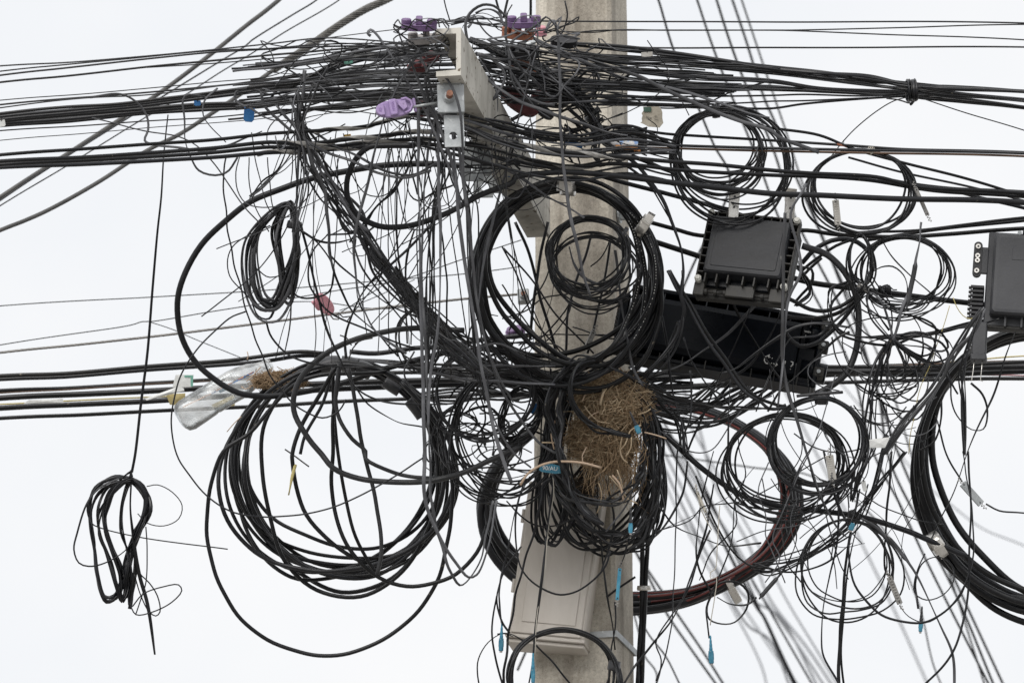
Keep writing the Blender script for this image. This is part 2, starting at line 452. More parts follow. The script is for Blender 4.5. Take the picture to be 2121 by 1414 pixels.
def clear_plastic():
    m = bpy.data.materials.new("bottle_plastic"); m.use_nodes = True
    n, l = m.node_tree.nodes, m.node_tree.links
    n.clear()
    out = n.new("ShaderNodeOutputMaterial")
    tr = n.new("ShaderNodeBsdfTransparent"); tr.inputs['Color'].default_value = (0.9, 0.91, 0.91, 1)
    gl = n.new("ShaderNodeBsdfGlossy"); gl.inputs['Roughness'].default_value = 0.12; gl.inputs['Color'].default_value = (0.9, 0.92, 0.93, 1)
    df = n.new("ShaderNodeBsdfDiffuse"); df.inputs['Color'].default_value = (0.75, 0.76, 0.76, 1)
    t = n.new("ShaderNodeTexCoord"); nz_ = n.new("ShaderNodeTexNoise"); nz_.inputs['Scale'].default_value = 28; nz_.inputs['Detail'].default_value = 5
    l.new(t.outputs['Object'], nz_.inputs['Vector'])
    r = n.new("ShaderNodeMapRange"); r.inputs['From Min'].default_value = 0.4; r.inputs['From Max'].default_value = 0.75; r.inputs['To Min'].default_value = 0.16; r.inputs['To Max'].default_value = 0.7
    l.new(nz_.outputs['Fac'], r.inputs['Value'])
    m1 = n.new("ShaderNodeMixShader"); l.new(r.outputs['Result'], m1.inputs['Fac']); l.new(tr.outputs[0], m1.inputs[1]); l.new(df.outputs[0], m1.inputs[2])
    lw = n.new("ShaderNodeFresnel"); lw.inputs['IOR'].default_value = 1.38
    bp = n.new("ShaderNodeBump"); bp.inputs['Strength'].default_value = 0.5; bp.inputs['Distance'].default_value = 0.004
    l.new(nz_.outputs['Fac'], bp.inputs['Height']); l.new(bp.outputs[0], lw.inputs['Normal']); l.new(bp.outputs[0], gl.inputs['Normal'])
    m2 = n.new("ShaderNodeMixShader"); l.new(lw.outputs[0], m2.inputs['Fac']); l.new(m1.outputs[0], m2.inputs[1]); l.new(gl.outputs[0], m2.inputs[2])
    l.new(m2.outputs[0], out.inputs['Surface'])
    return m
M_BOTTLE = clear_plastic()

WM = {'k': M_K, 'g': M_G, 'gk': M_GK, 'm': M_M, 's': M_S, 'o': M_O, 'p': M_P, 'y': M_Y, 'w': M_W, 'l': M_HAZED}

# ------------------------------------------------------------------ setting: ground, pole, arm
def ground():
    s = 400
    g = link_mesh("ground", [(-s, -s, 0), (s, -s, 0), (s, s, 0), (-s, s, 0)], [(0, 1, 2, 3)], M_GROUND, origin=(0, 0, 0))
    tag(g, kind="structure")
ground()

POLE_YAW = math.radians(-14.0)
PC = P(1207, 707, -0.115)           # axis of the pole at the height of the tangle
def pole_half(z):                   # half side of the slightly tapering square shaft at height z
    return 0.0845 - (z - PC[2]) * 0.0042
def pole_pt(lx, ly, z):
    c, s = math.cos(POLE_YAW), math.sin(POLE_YAW)
    return np.array([PC[0] + lx * c - ly * s, PC[1] + lx * s + ly * c, z])

def build_pole():
    root = thing("concrete_pole", "tall square mottled concrete utility pole behind the wire tangle", "pole", (PC[0], PC[1], 0.0))
    zs = np.linspace(-0.6, 9.2, 60)
    V, F = [], []
    ch = 0.008
    r2 = random.Random(3)
    for z in zs:
        h = pole_half(z)
        for sx, sy, ex, ey in ((-1, -1, ch, 0), (1, -1, -ch, 0), (1, -1, 0, ch), (1, 1, 0, -ch), (1, 1, -ch, 0), (-1, 1, ch, 0), (-1, 1, 0, -ch), (-1, -1, 0, ch)):
            j = (r2.random() - 0.5) * 0.0016
            V.append(pole_pt(sx * h + ex + j, sy * h + ey + j, z))
    m = 8
    for i in range(len(zs) - 1):
        for k in range(m):
            F.append((i * m + k, i * m + (k + 1) % m, (i + 1) * m + (k + 1) % m, (i + 1) * m + k))
    F.append(tuple(range(m - 1, -1, -1))); F.append(tuple(range((len(zs) - 1) * m, len(zs) * m)))
    link_mesh("shaft", V, F, M_CONC, root)
    # through-hole with a raised lip, high on the front face
    q = P(1200, 332, 0.0)
    zf = q[2]
    mb = MB()
    h = pole_half(zf)
    n = 20
    R = [[pole_pt(0.005 + rr * math.cos(a), -h + dy, zf + rr * math.sin(a) * 1.05) for a in np.linspace(0, 2 * math.pi, n, endpoint=False)] for rr, dy in ((0.0125, 0.002), (0.0125, -0.0018), (0.0095, -0.0018), (0.0085, -0.0005))]
    mb.rings(R, True, False)
    mb.build("hole_lip", M_CONC, root)
    MB().rings([[pole_pt(0.005 + 0.0095 * math.cos(a), -h + dy, zf + 0.0095 * math.sin(a) * 1.05) for a in np.linspace(0, 2 * math.pi, n, endpoint=False)] for dy in (-0.0002, -0.0012)]).build("hole", M_CLBLK, root)
    # steel bands round the shaft
    for (yy, hh) in ((1352, 0.013),):
        zc = P(1207, yy, 0.0)[2]
        h = pole_half(zc)
        a, b = h + 0.0015, h + 0.0045
        mb = MB()
        V = [pole_pt(sx * r, sy * r, zc + dz) for r in (a, b) for dz in (-hh / 2, hh / 2) for sx, sy in ((-1, -1), (1, -1), (1, 1), (-1, 1))]
        F = []
        for k in range(4):
            j = (k + 1) % 4
            F += [(8 + k, 8 + j, 12 + j, 12 + k), (k, 4 + k, 4 + j, j), (k, j, 8 + j, 8 + k), (4 + k, 12 + k, 12 + j, 4 + j)]
        mb.add(V, F); mb.build("steel_band", M_GALV, root)
    # bolts through the shaft
    for (bx, by, nm) in ((1322, 412, "bolt"), (1112, 5, "bolt")):
        c = P(bx, by, -0.03)
        z = c[2]
        h = pole_half(z)
        s = 1 if bx > 1207 else -1
        mb = MB()
        mb.cyl(pole_pt(s * h, 0.02 - 0.05, z), pole_pt(s * (h + 0.034), 0.02 - 0.05, z), 0.0065, n=10)
        mb.cyl(pole_pt(s * (h + 0.002), -0.03, z), pole_pt(s * (h + 0.006), -0.03, z), 0.018, n=12)
        mb.cyl(pole_pt(s * (h + 0.006), -0.03, z), pole_pt(s * (h + 0.019), -0.03, z), 0.0125, n=6)
        mb.build(nm, M_GALV, root)
    return root
POLE = build_pole()

# cross arm: a channel running from in front of the pole (near end) back to its left flank
ARM_Z = 1.0
ARM_A = P(929, 108, ARM_Z)
ARM_YAW = math.radians(9.5)
ARM_DIR = np.array([math.sin(ARM_YAW), math.cos(ARM_YAW), 0.0])
ARM_SIDE = np.array([math.cos(ARM_YAW), -math.sin(ARM_YAW), 0.0])
ARM_UP = np.array([0, 0, 1.0])
ARM_L = 1.07
PXN = px(ARM_Z)
def arm_pt(l, s, u):
    return ARM_A + ARM_DIR * l + ARM_SIDE * s + ARM_UP * u
def build_arm():
    root = thing("cross_arm", "pale grey painted steel channel arm projecting from the pole toward the viewer", "cross arm", tuple(arm_pt(ARM_L, 0, 0)))
    w, h, t, ft = 26 * PXN, 52 * PXN, 10 * PXN, 11 * PXN
    sec = [(-w, h), (w, h), (w, -h), (-w, -h), (-w, -h + ft), (w - t, -h + ft * 1.15), (w - t, h - ft * 1.15), (-w, h - ft)]
    mb = MB()
    mb.rings([[arm_pt(l, s, u) for s, u in sec] for l in (0, 0.004, ARM_L)])
    mb.build("channel", M_ARM, root)
    # slots in the flanges and the web
    sl = MB()
    for l in (0.05,):
        pts = [(0.012 * math.cos(a), 0.007 * math.sin(a)) for a in np.linspace(0, 2 * math.pi, 16, endpoint=False)]
        sl.rings([[arm_pt(l + b, 0.004 + a, -h - d) for a, b in pts] for d in (-0.001, 0.0012)])
    sl.build("slot", M_PAPERW, root)
    return root
build_arm()

# hanger brackets below the arm: bolt plate, folded strap, tongue with a hole
def bracket(x, y, z, label, bolt=True, s=1.0, long=True):
    M = frame(x, y, z, roll=1.0, yaw=4, pitch=-14, s=s)
    root = thing("hanger_bracket", label, "bracket", loc(M), "steel hanger brackets under the arm")
    if bolt:
        MB(M).box(-27, 28, -30, 30, -4, 4, 1.0).build("bolt_plate", M_GALV, root)
        MB(M).box(24, 29, -26, 38, -52, -4.2, 0.8).build("side_plate", M_GALV, root)
        MB(M).box(-14, 24, 30.5, 38, -50, -2, 0.8).build("top_plate", M_GALV, root)
        b = MB(M)
        b.cyl((-3, 2, 4), (-3, 2, 9), 13, n=24); b.build("washer", M_GALV, root, True)
        b = MB(M); b.cyl((-3, 2, 9), (-3, 2, 18), 11, n=6); b.build("nut", M_GALV, root)
        b = MB(M); b.cyl((-3, 2, 18), (-3, 3, 34), 7.2, 6.6, n=16); b.build("bolt", M_RUST, root)
    y0 = -32 if bolt else 30
    if long:
        MB(M).hole_plate(-14, 27, y0 - 68, y0, -16, -11, 4, y0 - 44, 8.5).build("tongue", M_GALV, root)
    return root
bracket(933, 205, 0.98, "galvanised bracket with a rusty bolt under the near end of the steel arm")
def tongue(x, y, z, w, h, label):
    M = frame(x, y, z, roll=1.0, yaw=4, pitch=-14)
    root = thing("hanger_bracket", label, "bracket", loc(M), "steel hanger brackets under the arm")
    MB(M).hole_plate(-w / 2, w / 2, -h / 2, h / 2, -2.5, 2.5, 3, 2, 9).build("tongue", M_GALV, root)
    MB(M).box(w / 2 - 1, w / 2 + 16, -h * 0.1, h * 0.95, -30, -4, 0.8).build("side_plate", M_GALV, root)
    MB(M).box(-w / 2, w / 2, h / 2 + 0.5, h / 2 + 34, -22, -17, 0.8).build("back_plate", M_GALV, root)
tongue(981, 353, 0.62, 42, 46, "grey steel hanger plate with one hole, second from the arm's near end")
tongue(1001, 389, 0.35, 40, 42, "grey steel hanger plate with one hole, lowest of the three brackets")

# ------------------------------------------------------------------ traced cables and wires
TRACES = """
[overhead_wire|wire|upper left service wires|thin black service wire running from the steel arm to the left edge, upper left]
k 1.6 0.9:0,137 136,130 272,119 407,107 560,91 673,79 825,89 930,98 #topmost thin black wire on the left, meeting the arm below the purple clamp
k 1.5 0.8:0,148 136,134 272,121 441,105 560,101 656,93 825,92 940,105 #thin black wire just under the topmost one on the left
k 2.0 0.75:0,156 136,141 339,119 441,109 560,102 656,97 825,97 940,110 #third thin black wire from the top at the left edge
k 2.2 0.7:0,171 136,158 305,139 441,126 560,114 622,109 758,98 825,98 945,112 #fourth black wire from the top at the left edge
k 1.3 0.6:305,140 441,132 560,122 622,117 724,105 825,102 945,120
k 1.0 0.7:632,85 724,73 825,61 850,58
k 1.1 0.5:0,208 170,195 305,183 441,170 560,158 622,136 724,119
k 1.9 0.45:0,217 136,205 221,199 305,192 407,182 560,166 622,156 724,143 825,129
k 1.4 0.5:0,224 170,204 305,197 441,180 560,163 622,153
k 1.4 0.4:0,271 170,261 305,251 441,243 560,231 622,226 724,234 785,222
k 0.9 0.3:0,291 170,277 305,265 560,244 622,231 724,227
kf 2.0 0.35:348,238 339,326 334,407 326,480 316,596 305,732 292,833 280,940 273,978 #long straight black wire hanging down on the left to a tied hank
[bundle_cable|cable|cables of the thick upper left bundle|black cable in the thick bundle leaving the left edge below the steel diagonal]
k 3.3 0.55:0,236 136,222 238,216 339,204 441,192 560,175 632,163 683,136 758,105 825,97
k 3.3 0.50:0,242 136,229 272,217 373,204 475,190 560,180 622,170 673,146 758,115 842,102
k 3.6 0.45:0,248 136,235 272,222 407,205 560,185 632,170 690,143 775,119 842,109
k 4.0 0.40:0,252 136,239 272,228 407,217 560,211 588,204 656,200 758,195 842,192
k 4.0 0.35:0,256 136,247 272,234 407,222 560,215 588,207 656,204 758,200 859,197
k 3.4 0.30:0,261 136,252 305,235 441,227 560,219 588,210 656,207 758,204 859,204
k 3.0 0.38:0,244 102,238 238,221 407,200 560,183 588,170 639,166 697,132 775,112
k 2.6 0.33:34,255 170,244 305,231 441,217 560,204 571,190 639,170 707,146 825,129
[trunk_cable|cable|trunk cables passing under the steel arm|heavy black trunk cable passing under the brackets of the steel arm]
k 3.6 1.0>0.6:0,321 170,309 305,299 441,290 560,277 622,273 724,266 785,256 842,239 910,234 961,251 1080,272 1091,272 1176,282 1230,299 #upper heavy black cable entering from the left below the thick bundle
k 4.2 1.0>0.35:0,334 170,326 305,317 441,307 560,295 622,299 724,289 825,278 910,272 978,282 1080,302 1084,302 1176,316 1278,324 1379,334 1481,341 1600,353 1679,359 1815,367 1899,387 2121,401 #heavy black cable from left edge through the arm brackets to right edge
k 4.0 0.95>0.33:0,341 170,333 305,325 441,316 560,305 622,307 724,300 792,292 893,289 978,299 1080,326 1108,334 1176,346 1278,339 1413,353 1600,363 1679,365 1798,373 1933,395 2121,407 #second heavy black cable from left edge under the arm brackets
k 4.2 0.9>0.5:0,347 170,341 305,334 441,326 560,316 622,314 724,307 792,302 893,300 978,317 1080,336 1091,339 1159,350 1210,356 #lowest of the heavy black cables entering at the left under the arm
k 6.0 0.8>0.4:859,302 798,302 764,305 737,329 720,367 720,407 741,445 785,468 825,470 859,465 927,441 995,404 1063,377 1067,368 1125,359 1176,357 1261,363 1379,377 1515,392 1600,401 1696,404 1865,412 2035,415 2121,420 #thick black cable looping below the lavender clamp then running right over the junction box
k 4.6 0.25:1230,360 1278,375 1379,401 1464,424 1510,437 1565,457 #black cable sloping into the top left corner of the small black junction box
k 4.4 0.2:1345,460 1396,474 1451,488 1565,483 1672,477 1713,483 1760,488 1770,488 1865,491 1967,485 2121,473 #black cable emerging behind the small junction box towards the upper right closure
k 5.8 0.15:1345,497 1447,530 1481,541 1628,572 1682,586 1798,601 1899,614 2015,628 2103,637 #thick black cable from behind the small junction box into the right edge closure
k 3.5 0.15:1798,497 1882,484 1967,472 2086,460 2205,450
k 3.0 0.45:1318,299 1447,303 1560,306 1798,311 2121,318 #straight black cable running right from the torn orange label
o 2.4 0.44:1318,305 1447,309 1560,312 1798,317 2121,324 #brown cable running right from the torn orange label
k 2.9 0.4:1169,272 1230,262 1278,265 1329,270 1379,277 1451,282 1580,290 1764,302 1865,309 2121,316
k 3.0 0.35:1458,217 1560,258 1696,280 1764,307 1865,336 2001,370 2121,407
k 2.4 0.3:1757,326 1865,356 2001,385 2121,416
k 3.0 0.3:1798,480 1899,477 2001,465 2121,451
k 3.6 0.25:1865,380 1967,394 2035,411 2121,431
k 3.4 0.28:1815,367 1882,380 1967,390 2121,397
[overhead_wire|wire|upper right service wires|thin black service wire running level to the right edge above the tied bundle]
k 1.7 0.3:1118,44 1312,45 1600,46 2121,48 #topmost level black wire on the right, from the orange clamps
k 1.4 0.3:1118,63 1230,67 1278,62 1379,63 1600,63 1645,63 1865,58 2121,51 #second level black wire on the right, rising slightly at the edge
k 1.4 0.32:1152,76 1183,70 1230,64 1312,63 1600,63 1645,64 1832,72 2121,83 #thin black wire on the right that forks downward from the second wire
k 1.8 0.3:1210,112 1223,102 1244,97 1278,96 1345,99 1600,99 1798,99 2121,98 #third level black wire on the right above the tied bundle
k 1.2 0.25:1913,205 2001,234 2121,270 #thin wire sloping down to the right from the tied bundle
k 1.2 0.3:1720,326 1745,295 1770,268 1815,231 1852,209 1886,200 #thin wire rising to the tied bundle from the red mark
[bundle_cable|cable|cables of the tied upper right bundle|black cable in the bundle tied together near the upper right edge]
b9 2.0 0.35 4:1142,88 1278,100 1413,115 1515,131 1600,143 1696,153 1798,163 1886,178 1967,183 2121,190
b5 2.2 0.3 4:1183,112 1312,121 1379,126 1481,137 1600,149 1696,163 1798,173 1886,183 1967,193 2121,210
b6 3.2 0.25 5:1108,170 1203,172 1312,174 1447,178 1600,184 1696,187 1865,193 1899,195 2001,208 2121,222
b3 1.9 0.3 4:1142,146 1312,149 1447,160 1600,170 1696,183 1886,190 2121,204
k 2.4 0.3:1230,217 1379,219 1515,224 1600,225 1662,216 1798,204 1886,199 1933,197
k 1.9 0.3:1230,200 1312,200 1447,200 1600,198 1662,196 1798,199 1886,193
k 1.7 0.3:1237,212 1312,213 1447,217 1549,213 1600,210 1662,209 1798,203
k 2.2 0.4:1108,102 1176,119 1244,127 1345,149 1481,163 1600,170
k 1.6 0.35:1230,185 1312,204 1345,221 1447,219 1515,190 1594,168
[sloping_wire|wire|flat wires sloping right from the arm clamps|dark grey flat wire sloping down to the right from the arm clamps across the pole]
gf 2.6 0.55:1042,64 1064,65 1085,71 1106,81 1127,91 1156,101 1184,112 1226,126 1300,151 1329,160 1379,187 1447,217 1532,251 1600,272 1611,282 1696,316
gf 2.6 0.5:1113,89 1141,101 1184,117 1226,136 1269,153 1300,163 1379,180 1481,210 1549,234 1594,244
gf 2.2 0.5:969,58 978,45 981,31 986,38 998,57 1015,75 1043,89 1099,98 1141,95 1184,106
gf 2.4 0.7:1050,37 1036,24 1022,13 1000,10 981,20 969,35 965,52 967,74 971,102 981,123 993,142 1015,170 1043,190 1059,200 1079,211 1119,225 1158,241 1218,261 1257,275 1300,281 #dark grey wire looping over the top of the arm then sloping across the pole
gf 2.0 0.6:985,28 1000,21 1015,21 1029,27 1037,35 1040,47 1047,55
gf 2.4 0.65:988,113 1015,119 1036,137 1047,159 1041,180 1029,194 1027,200 988,221 958,230 #dark grey ribbon wire curling from the arm's right side behind the bolt plate
gf 1.8 0.6:992,120 1008,142 1022,166 1029,194 1029,209 1027,239 998,279 968,302
gf 1.8 0.65:966,245 978,233 998,233 1017,249 1025,269 1017,299 998,320 958,332 928,330
kf 2.0 0.4:1159,234 1210,204 1244,183 1295,160 1322,139
kf 1.8 0.4:1040,258 1108,217 1176,180 1217,146 1244,126
kf 2.0 0.42:1000,289 1040,261 1099,229 1158,192 1208,154 1228,138
kf 1.8 0.45:1103,281 1139,293 1178,277 1228,261
kf 3.0 0.5:1176,224 1244,282 1278,312 1312,336 1345,373 1373,414 1390,455 1400,480 1410,511 1415,562 1410,613 1417,643 1400,698 1362,749 1335,772 #heavy dark wire arching from under the torn label down past the round coils
kf 2.0 0.5:1169,258 1210,289 1250,316 1298,343 1339,377 1366,418 1386,451
kf 2.0 0.5:1060,193 1142,231 1193,258 1230,285 1278,305
gf 2.4 0.6:1040,346 1091,377 1142,411 1183,434 1210,451
[drop_bundle_wire|wire|wires gathered by a tie in front of the pole|dark wire gathered by the black tie high on the front of the pole]
b12 1.9 0.4 9:972,81 1042,109 1099,137 1141,159 1177,180 1205,197 1198,201 1222,233 1234,249 1242,273 1257,285 1287,293
b8 1.9 0.42 7:1057,137 1113,151 1156,173 1191,198 1208,215 1230,249 1236,273 1234,308 1242,338
b5 1.7 0.42 6:1218,235 1234,255 1250,277 1277,287 1301,277 1300,265 1267,261 1255,273
b4 1.7 0.4 6:1209,130 1226,144 1238,173 1232,194 1212,210 1198,209 1158,219 1119,217
[diagonal_cable|cable|cables crossing diagonally behind the wires at upper left|dark cable crossing diagonally behind the service wires at upper left]
m 4.6 -1.2>-1.6:0,409 136,321 238,255 339,187 441,109 509,54 560,15 640,-55 #thick smooth dark grey cable rising diagonally to the top edge at upper left
k 1.7 -1.1>-1.5:0,415 109,343 268,243 373,178 458,126 509,95 520,85 605,32 657,0 720,-60 #thinner black cable rising just right of the thick diagonal one
k 1.4 -1.0>-1.4:0,426 136,345 309,239 390,193 458,149 520,112 588,68 703,0 760,-50 #thinnest black wire of the three rising diagonals at upper left
m 4.4 -0.8>-1.4:0,477 51,457 102,434 204,377 305,312 373,278 441,234 492,200 554,154 632,102 697,56 758,19 805,-3 900,-60 #thick grey cable with a curved lower end rising diagonally to a spiral grip
[lower_cable|cable|cables crossing behind the pole at lower left|black cable running in behind the pole at mid height from the left]
k 4.2 -0.3:0,778 136,773 305,759 475,747 520,741 622,728 673,732 #upper of a pair of black cables leading to the big left coil
k 4.2 -0.32:0,785 136,780 305,766 475,754 554,747 622,737 683,738 #lower of a pair of black cables leading to the big left coil
k 4.0 -0.35:0,809 136,804 295,794 390,789 520,782 690,774 825,771 961,772 1040,782 1312,776 1594,759 1764,760 1933,759 2121,749 #black cable behind the bottle running level behind the pole
o 1.5 -0.34:0,814 136,807 295,796 390,791 520,785 #reddish stripe cable showing beside the black cables left of the bottle
k 6.0 -0.4:0,824 170,816 339,808 441,803 622,796 859,788 995,786 1210,786 1379,782 1560,769 1764,770 1933,765 2121,759 #thick black cable level with the yellow card left of the bottle
y 1.6 -0.38:-68,839 0,837 170,829 299,823 373,820 #dull yellow wire running along the black cables left of the bottle
k 5.6 -0.42:0,845 170,837 305,831 475,820 560,817 622,810 859,799 995,796 1244,799 1447,799 1628,782 1764,774 1933,776 2121,769
k 4.0 -0.45:0,866 170,859 339,850 560,840 622,836 724,830 859,825 995,816 1244,810 1628,794 1764,791 1933,786 2121,784 #lowest black cable crossing at mid height from the left edge
k 4.5 -0.5:1662,765 1798,759 1933,755 2121,755
o 1.6 -0.45:1798,759 1899,755 2121,747 #reddish striped cable running to the right edge at mid height
p 1.7 -0.45:1750,770 1899,773 2035,776 2121,778 #pinkish striped cable running to the right edge at mid height
y 1.5 -0.5:1967,750 2035,744 2121,737 #yellow striped wire rising to the right edge at mid height
b5 2.2 -0.25 7:724,742 825,752 893,765 961,786 1029,799 1074,827
k 5.0 -0.1:724,728 778,732 859,721 927,718 995,704 1097,694
k 3.5 -0.1:825,759 893,765 961,759 1080,759
b6 2.6 -0.15 10:825,755 927,765 1029,776 1108,779 1210,765 1312,759
b6 2.4 -0.2 12:859,820 944,813 1029,813 1074,820 1142,806
[far_wire|wire|thin wires far behind at left|thin bluish wire crossing far behind at mid left]
k 1.1 -1.0:0,633 305,616 560,600 724,587 961,567 1080,552 #thin dark wire crossing almost level far behind the pink clamp
k 1.1 -0.88:0,714 272,673 295,666 312,666 441,645 560,626 690,603 825,581 961,536 1080,497
k 0.9 -0.88:305,665 356,682 407,704 502,742 554,765
k 1.0 -0.8:554,630 615,625 669,626 758,638 825,638 893,623
k 0.9 -0.8:703,643 758,623 859,579
s 2.6 -0.2:0,730 170,713 339,694 520,672 690,650 859,630 968,618 1077,609 #twisted steel strand rising gently from the left edge to the pole
[loop_cable|cable|big single cable loops left of the pole|thick black cable hanging in a big open loop left of the pole]
k 6.4 0.3>0.15:975,345 893,339 825,341 758,348 656,367 588,390 520,416 465,460 418,508 384,562 368,613 368,657 380,704 407,752 448,789 492,813 543,820 554,820 622,813 690,799 758,776 825,755 876,742 927,728 #thick black cable bowing far left in a huge open loop over the bottle
k 4.2 0.2:800,770 620,790 520,894 463,934 438,1002 428,1070 433,1138 458,1216 492,1273 554,1324 622,1350 673,1357 724,1352 792,1324 859,1273 904,1206 927,1121 936,1053 936,1002 924,934 900,870 830,790 #black cable hanging lowest in a huge round loop at lower left
gk 5.8 0.4:961,684 910,682 859,680 809,684 741,701 683,728 639,762 615,796 607,827 612,861 639,908 666,940 690,968 741,990 809,998 893,995 961,978 1012,954 1080,924 #worn grey black thick cable looping in front of the big left coil
gk 4.2 0.35:703,752 697,793 695,833 703,867 730,908 758,935 758,951 809,975 859,988 927,990
gk 4.2 0.33:720,759 730,799 741,867 754,940 771,1002 786,1087 790,1144 781,1189
k 4.4 0.3:697,759 656,827 622,884 605,940 605,954 629,1053 673,1111 724,1151 758,1165
k 4.2 0.3:703,765 690,867 690,940 686,1002 697,1070 724,1138 785,1195 842,1213 893,1208 944,1189 988,1144 1009,1087
k 3.6 0.28:690,765 693,867 700,940 717,1036 737,1111 764,1165 781,1187
k 3.4 0.25:690,759 669,833 632,901 622,940
k 1.7 0.42:509,645 475,660 421,708 390,749 367,799 356,850 356,894 367,940 380,968 428,1026 485,1060 543,1070 571,1070 639,1063 724,1036 792,1002 849,965 876,948 #thin black wire drawing a wide shallow loop across the lower left coil
[hanging_wire|wire|thin wires looping below the upper left bundle|thin grey wire looping below the thick bundle at upper left]
gf 1.7 0.7:187,202 251,195 282,210 302,238 305,268 299,292 322,302 373,307 424,312 475,300 509,285 543,272 #grey wire dropping in a step between the bundles, leftmost of the loops
gf 1.5 0.7:424,200 384,200 380,238 384,282 394,326 414,353 445,363 475,353 492,326
gf 1.6 0.7:451,183 424,210 421,238 438,265 468,295
g 1.4 0.65:190,244 238,256 305,272 373,285 407,302 441,336 475,384 509,431 543,468
gf 1.8 0.7:560,197 506,183 489,193 489,210 519,224 560,248 605,251
k 1.7 0.6:468,326 462,360 465,407 472,480 479,521 502,606 516,664 533,711 557,772 588,816 629,850 669,864 697,854 717,827
g 1.3 0.6:496,326 489,356 492,394 509,421 543,431 584,426
k 1.2 0.6:516,326 519,390 530,434 557,480
k 1.2 0.6:554,326 557,373 564,424 584,475
k 1.2 0.55:591,272 605,305 605,360 601,390
k 1.3 0.5:560,467 519,484 482,511 470,538 475,572 502,603 530,630
k 1.3 0.5:530,555 560,575 605,558 622,528 618,494
[knot_wire|wire|wires pulled through the wire knot at upper left|grey flat wire drawn through the wire knot left of the purple labelled clamp]
gf 2.2 0.8:632,146 625,204 617,251 622,289 618,339 615,441 622,480
gf 2.4 0.85:680,139 656,183 635,231 629,272 649,339 673,401 680,480 683,521 693,562
gf 2.2 0.8:618,190 622,231 625,272 656,322 697,390 737,455 764,480
gf 2.2 0.8:601,204 615,244 629,289 666,356 700,407 751,475 792,535
gf 2.0 0.75:540,190 547,217 588,258 622,285 663,339 724,428
gf 2.2 0.8:571,217 608,258 632,289 683,319 741,339 792,360 842,368 893,353
gf 2.0 0.78:639,268 690,299 758,333 812,360 859,360 904,339
kf 2.2 0.8:649,180 632,221 622,272 632,322 663,384 690,434 724,480
b7 1.8 0.72 26:618,238 625,282 652,336 683,390 724,451 744,480 792,552 842,616 893,677 944,728 988,765
b5 2.1 0.66 22:625,265 642,316 680,380 730,455 764,501 809,558 859,637 910,691 961,738 1012,776
b6 1.4 0.78 14:615,190 622,238 625,278 635,333 632,390 612,480
b5 1.3 0.7 16:632,258 622,295 588,339 554,373 520,407
k 2.4 0.5:758,470 825,572 893,650 961,698 1012,704
[vertical_wire|wire|flat wires hanging straight down from the arm|dark grey flat wire hanging almost straight down below the steel arm]
gf 2.4 0.95:768,75 761,69 767,61 778,68 795,89 817,123 838,160 859,198 871,215 887,245 907,289 922,328 938,368 954,430 #grey ribbon wire with a hooked top slanting down left of the steel arm
gf 2.4 0.95:834,55 826,58 826,67 832,85 841,108 852,134 867,170 882,208 895,229 916,277 934,328 946,388 954,430
gf 2.2 0.95:901,69 880,98 853,130 838,156 821,184 812,204 795,244 785,282 771,339 754,407 737,480 732,528 741,596 758,650 778,684 809,711 842,732 #grey ribbon crossing behind the purple labelled clamp and falling steeply
gf 2.2 0.9:887,81 870,85 866,95 872,123 880,137 887,166 894,194 899,225 907,249 908,308 908,407 912,460 912,596 904,698 893,765 887,884
gf 2.2 0.9:917,101 901,122 884,142 879,166 884,194 887,209 889,249 899,273
gf 2.6 0.9:867,225 867,308 866,388 868,430 871,596 875,765 880,940 880,1036 904,1097 944,1165 971,1195 988,1189 1009,1138 1029,1036
gf 2.2 0.85:903,237 893,277 887,320 881,368 877,430 873,562 880,698 890,934 893,1036 914,1124 934,1185 951,1212 971,1199 995,1155 1022,1036
gf 2.6 0.95:912,235 934,263 939,285 942,338 946,398 948,430 971,596 988,698 1005,799 1026,901 1060,1000
gf 2.2 0.95:924,235 936,269 946,293 954,318 958,358 966,430 982,562 995,664 1012,732 1063,833
gf 2.4 1.0:912,150 928,166 944,194 954,233 956,289 958,338 964,398 968,430 #thin dark wire passing in front of the bolt plate and straight down
kf 1.7 0.8:879,215 895,261 910,308 930,348 938,378 958,417
b6 1.6 0.7 10:899,249 910,308 914,348 912,388 899,430 893,562 887,698 880,799
b5 1.7 0.6 12:950,348 956,388 964,430 971,630 988,765 1005,833
kf 1.5 0.7:823,308 829,328 839,348 843,378 849,405 865,417 899,400 938,384
kf 1.5 0.7:845,304 851,328 857,368 865,403
kf 1.6 0.7:833,364 815,396 780,430 741,480 676,487
kf 1.7 0.7:863,310 851,334 839,360 802,407 780,427 724,502
kf 2.0 0.7:932,358 912,394 887,430 825,514 758,596 737,630 724,664 715,704 717,742
kf 1.8 0.7:897,460 842,521 792,562 754,596
kf 1.6 0.6:859,474 844,521 842,572 853,630 863,650
kf 1.7 0.55:622,477 656,497 703,502 744,491 778,467
kf 1.7 0.5:629,480 663,511 686,541 693,575 683,606 646,618 615,613 588,582
kf 1.5 0.5:680,484 649,521 639,555 642,589 656,616 676,643 741,674 809,704 876,725
kf 1.6 0.5:680,460 683,521 693,562 724,637 751,664 785,694 825,738
kf 1.8 0.5:622,460 635,511 656,603 673,670 703,742 724,786 751,813 792,830 859,837 927,837
kf 1.6 0.5:683,528 758,596 825,640 876,664 893,677
kf 1.6 0.5:551,664 564,701 598,735 642,752 710,759 792,759 893,755 995,759 1080,759 1142,755
kf 1.4 0.45:734,799 764,837 825,874 876,884
kf 1.5 0.5:737,494 734,545 741,613 751,643
gf 1.8 0.55:927,755 978,725 1029,711 1074,728
gf 2.0 0.5:890,761 944,762 1024,759 1078,757 1150,758
gf 2.0 0.5:890,771 930,779 971,788 1024,788 1150,796
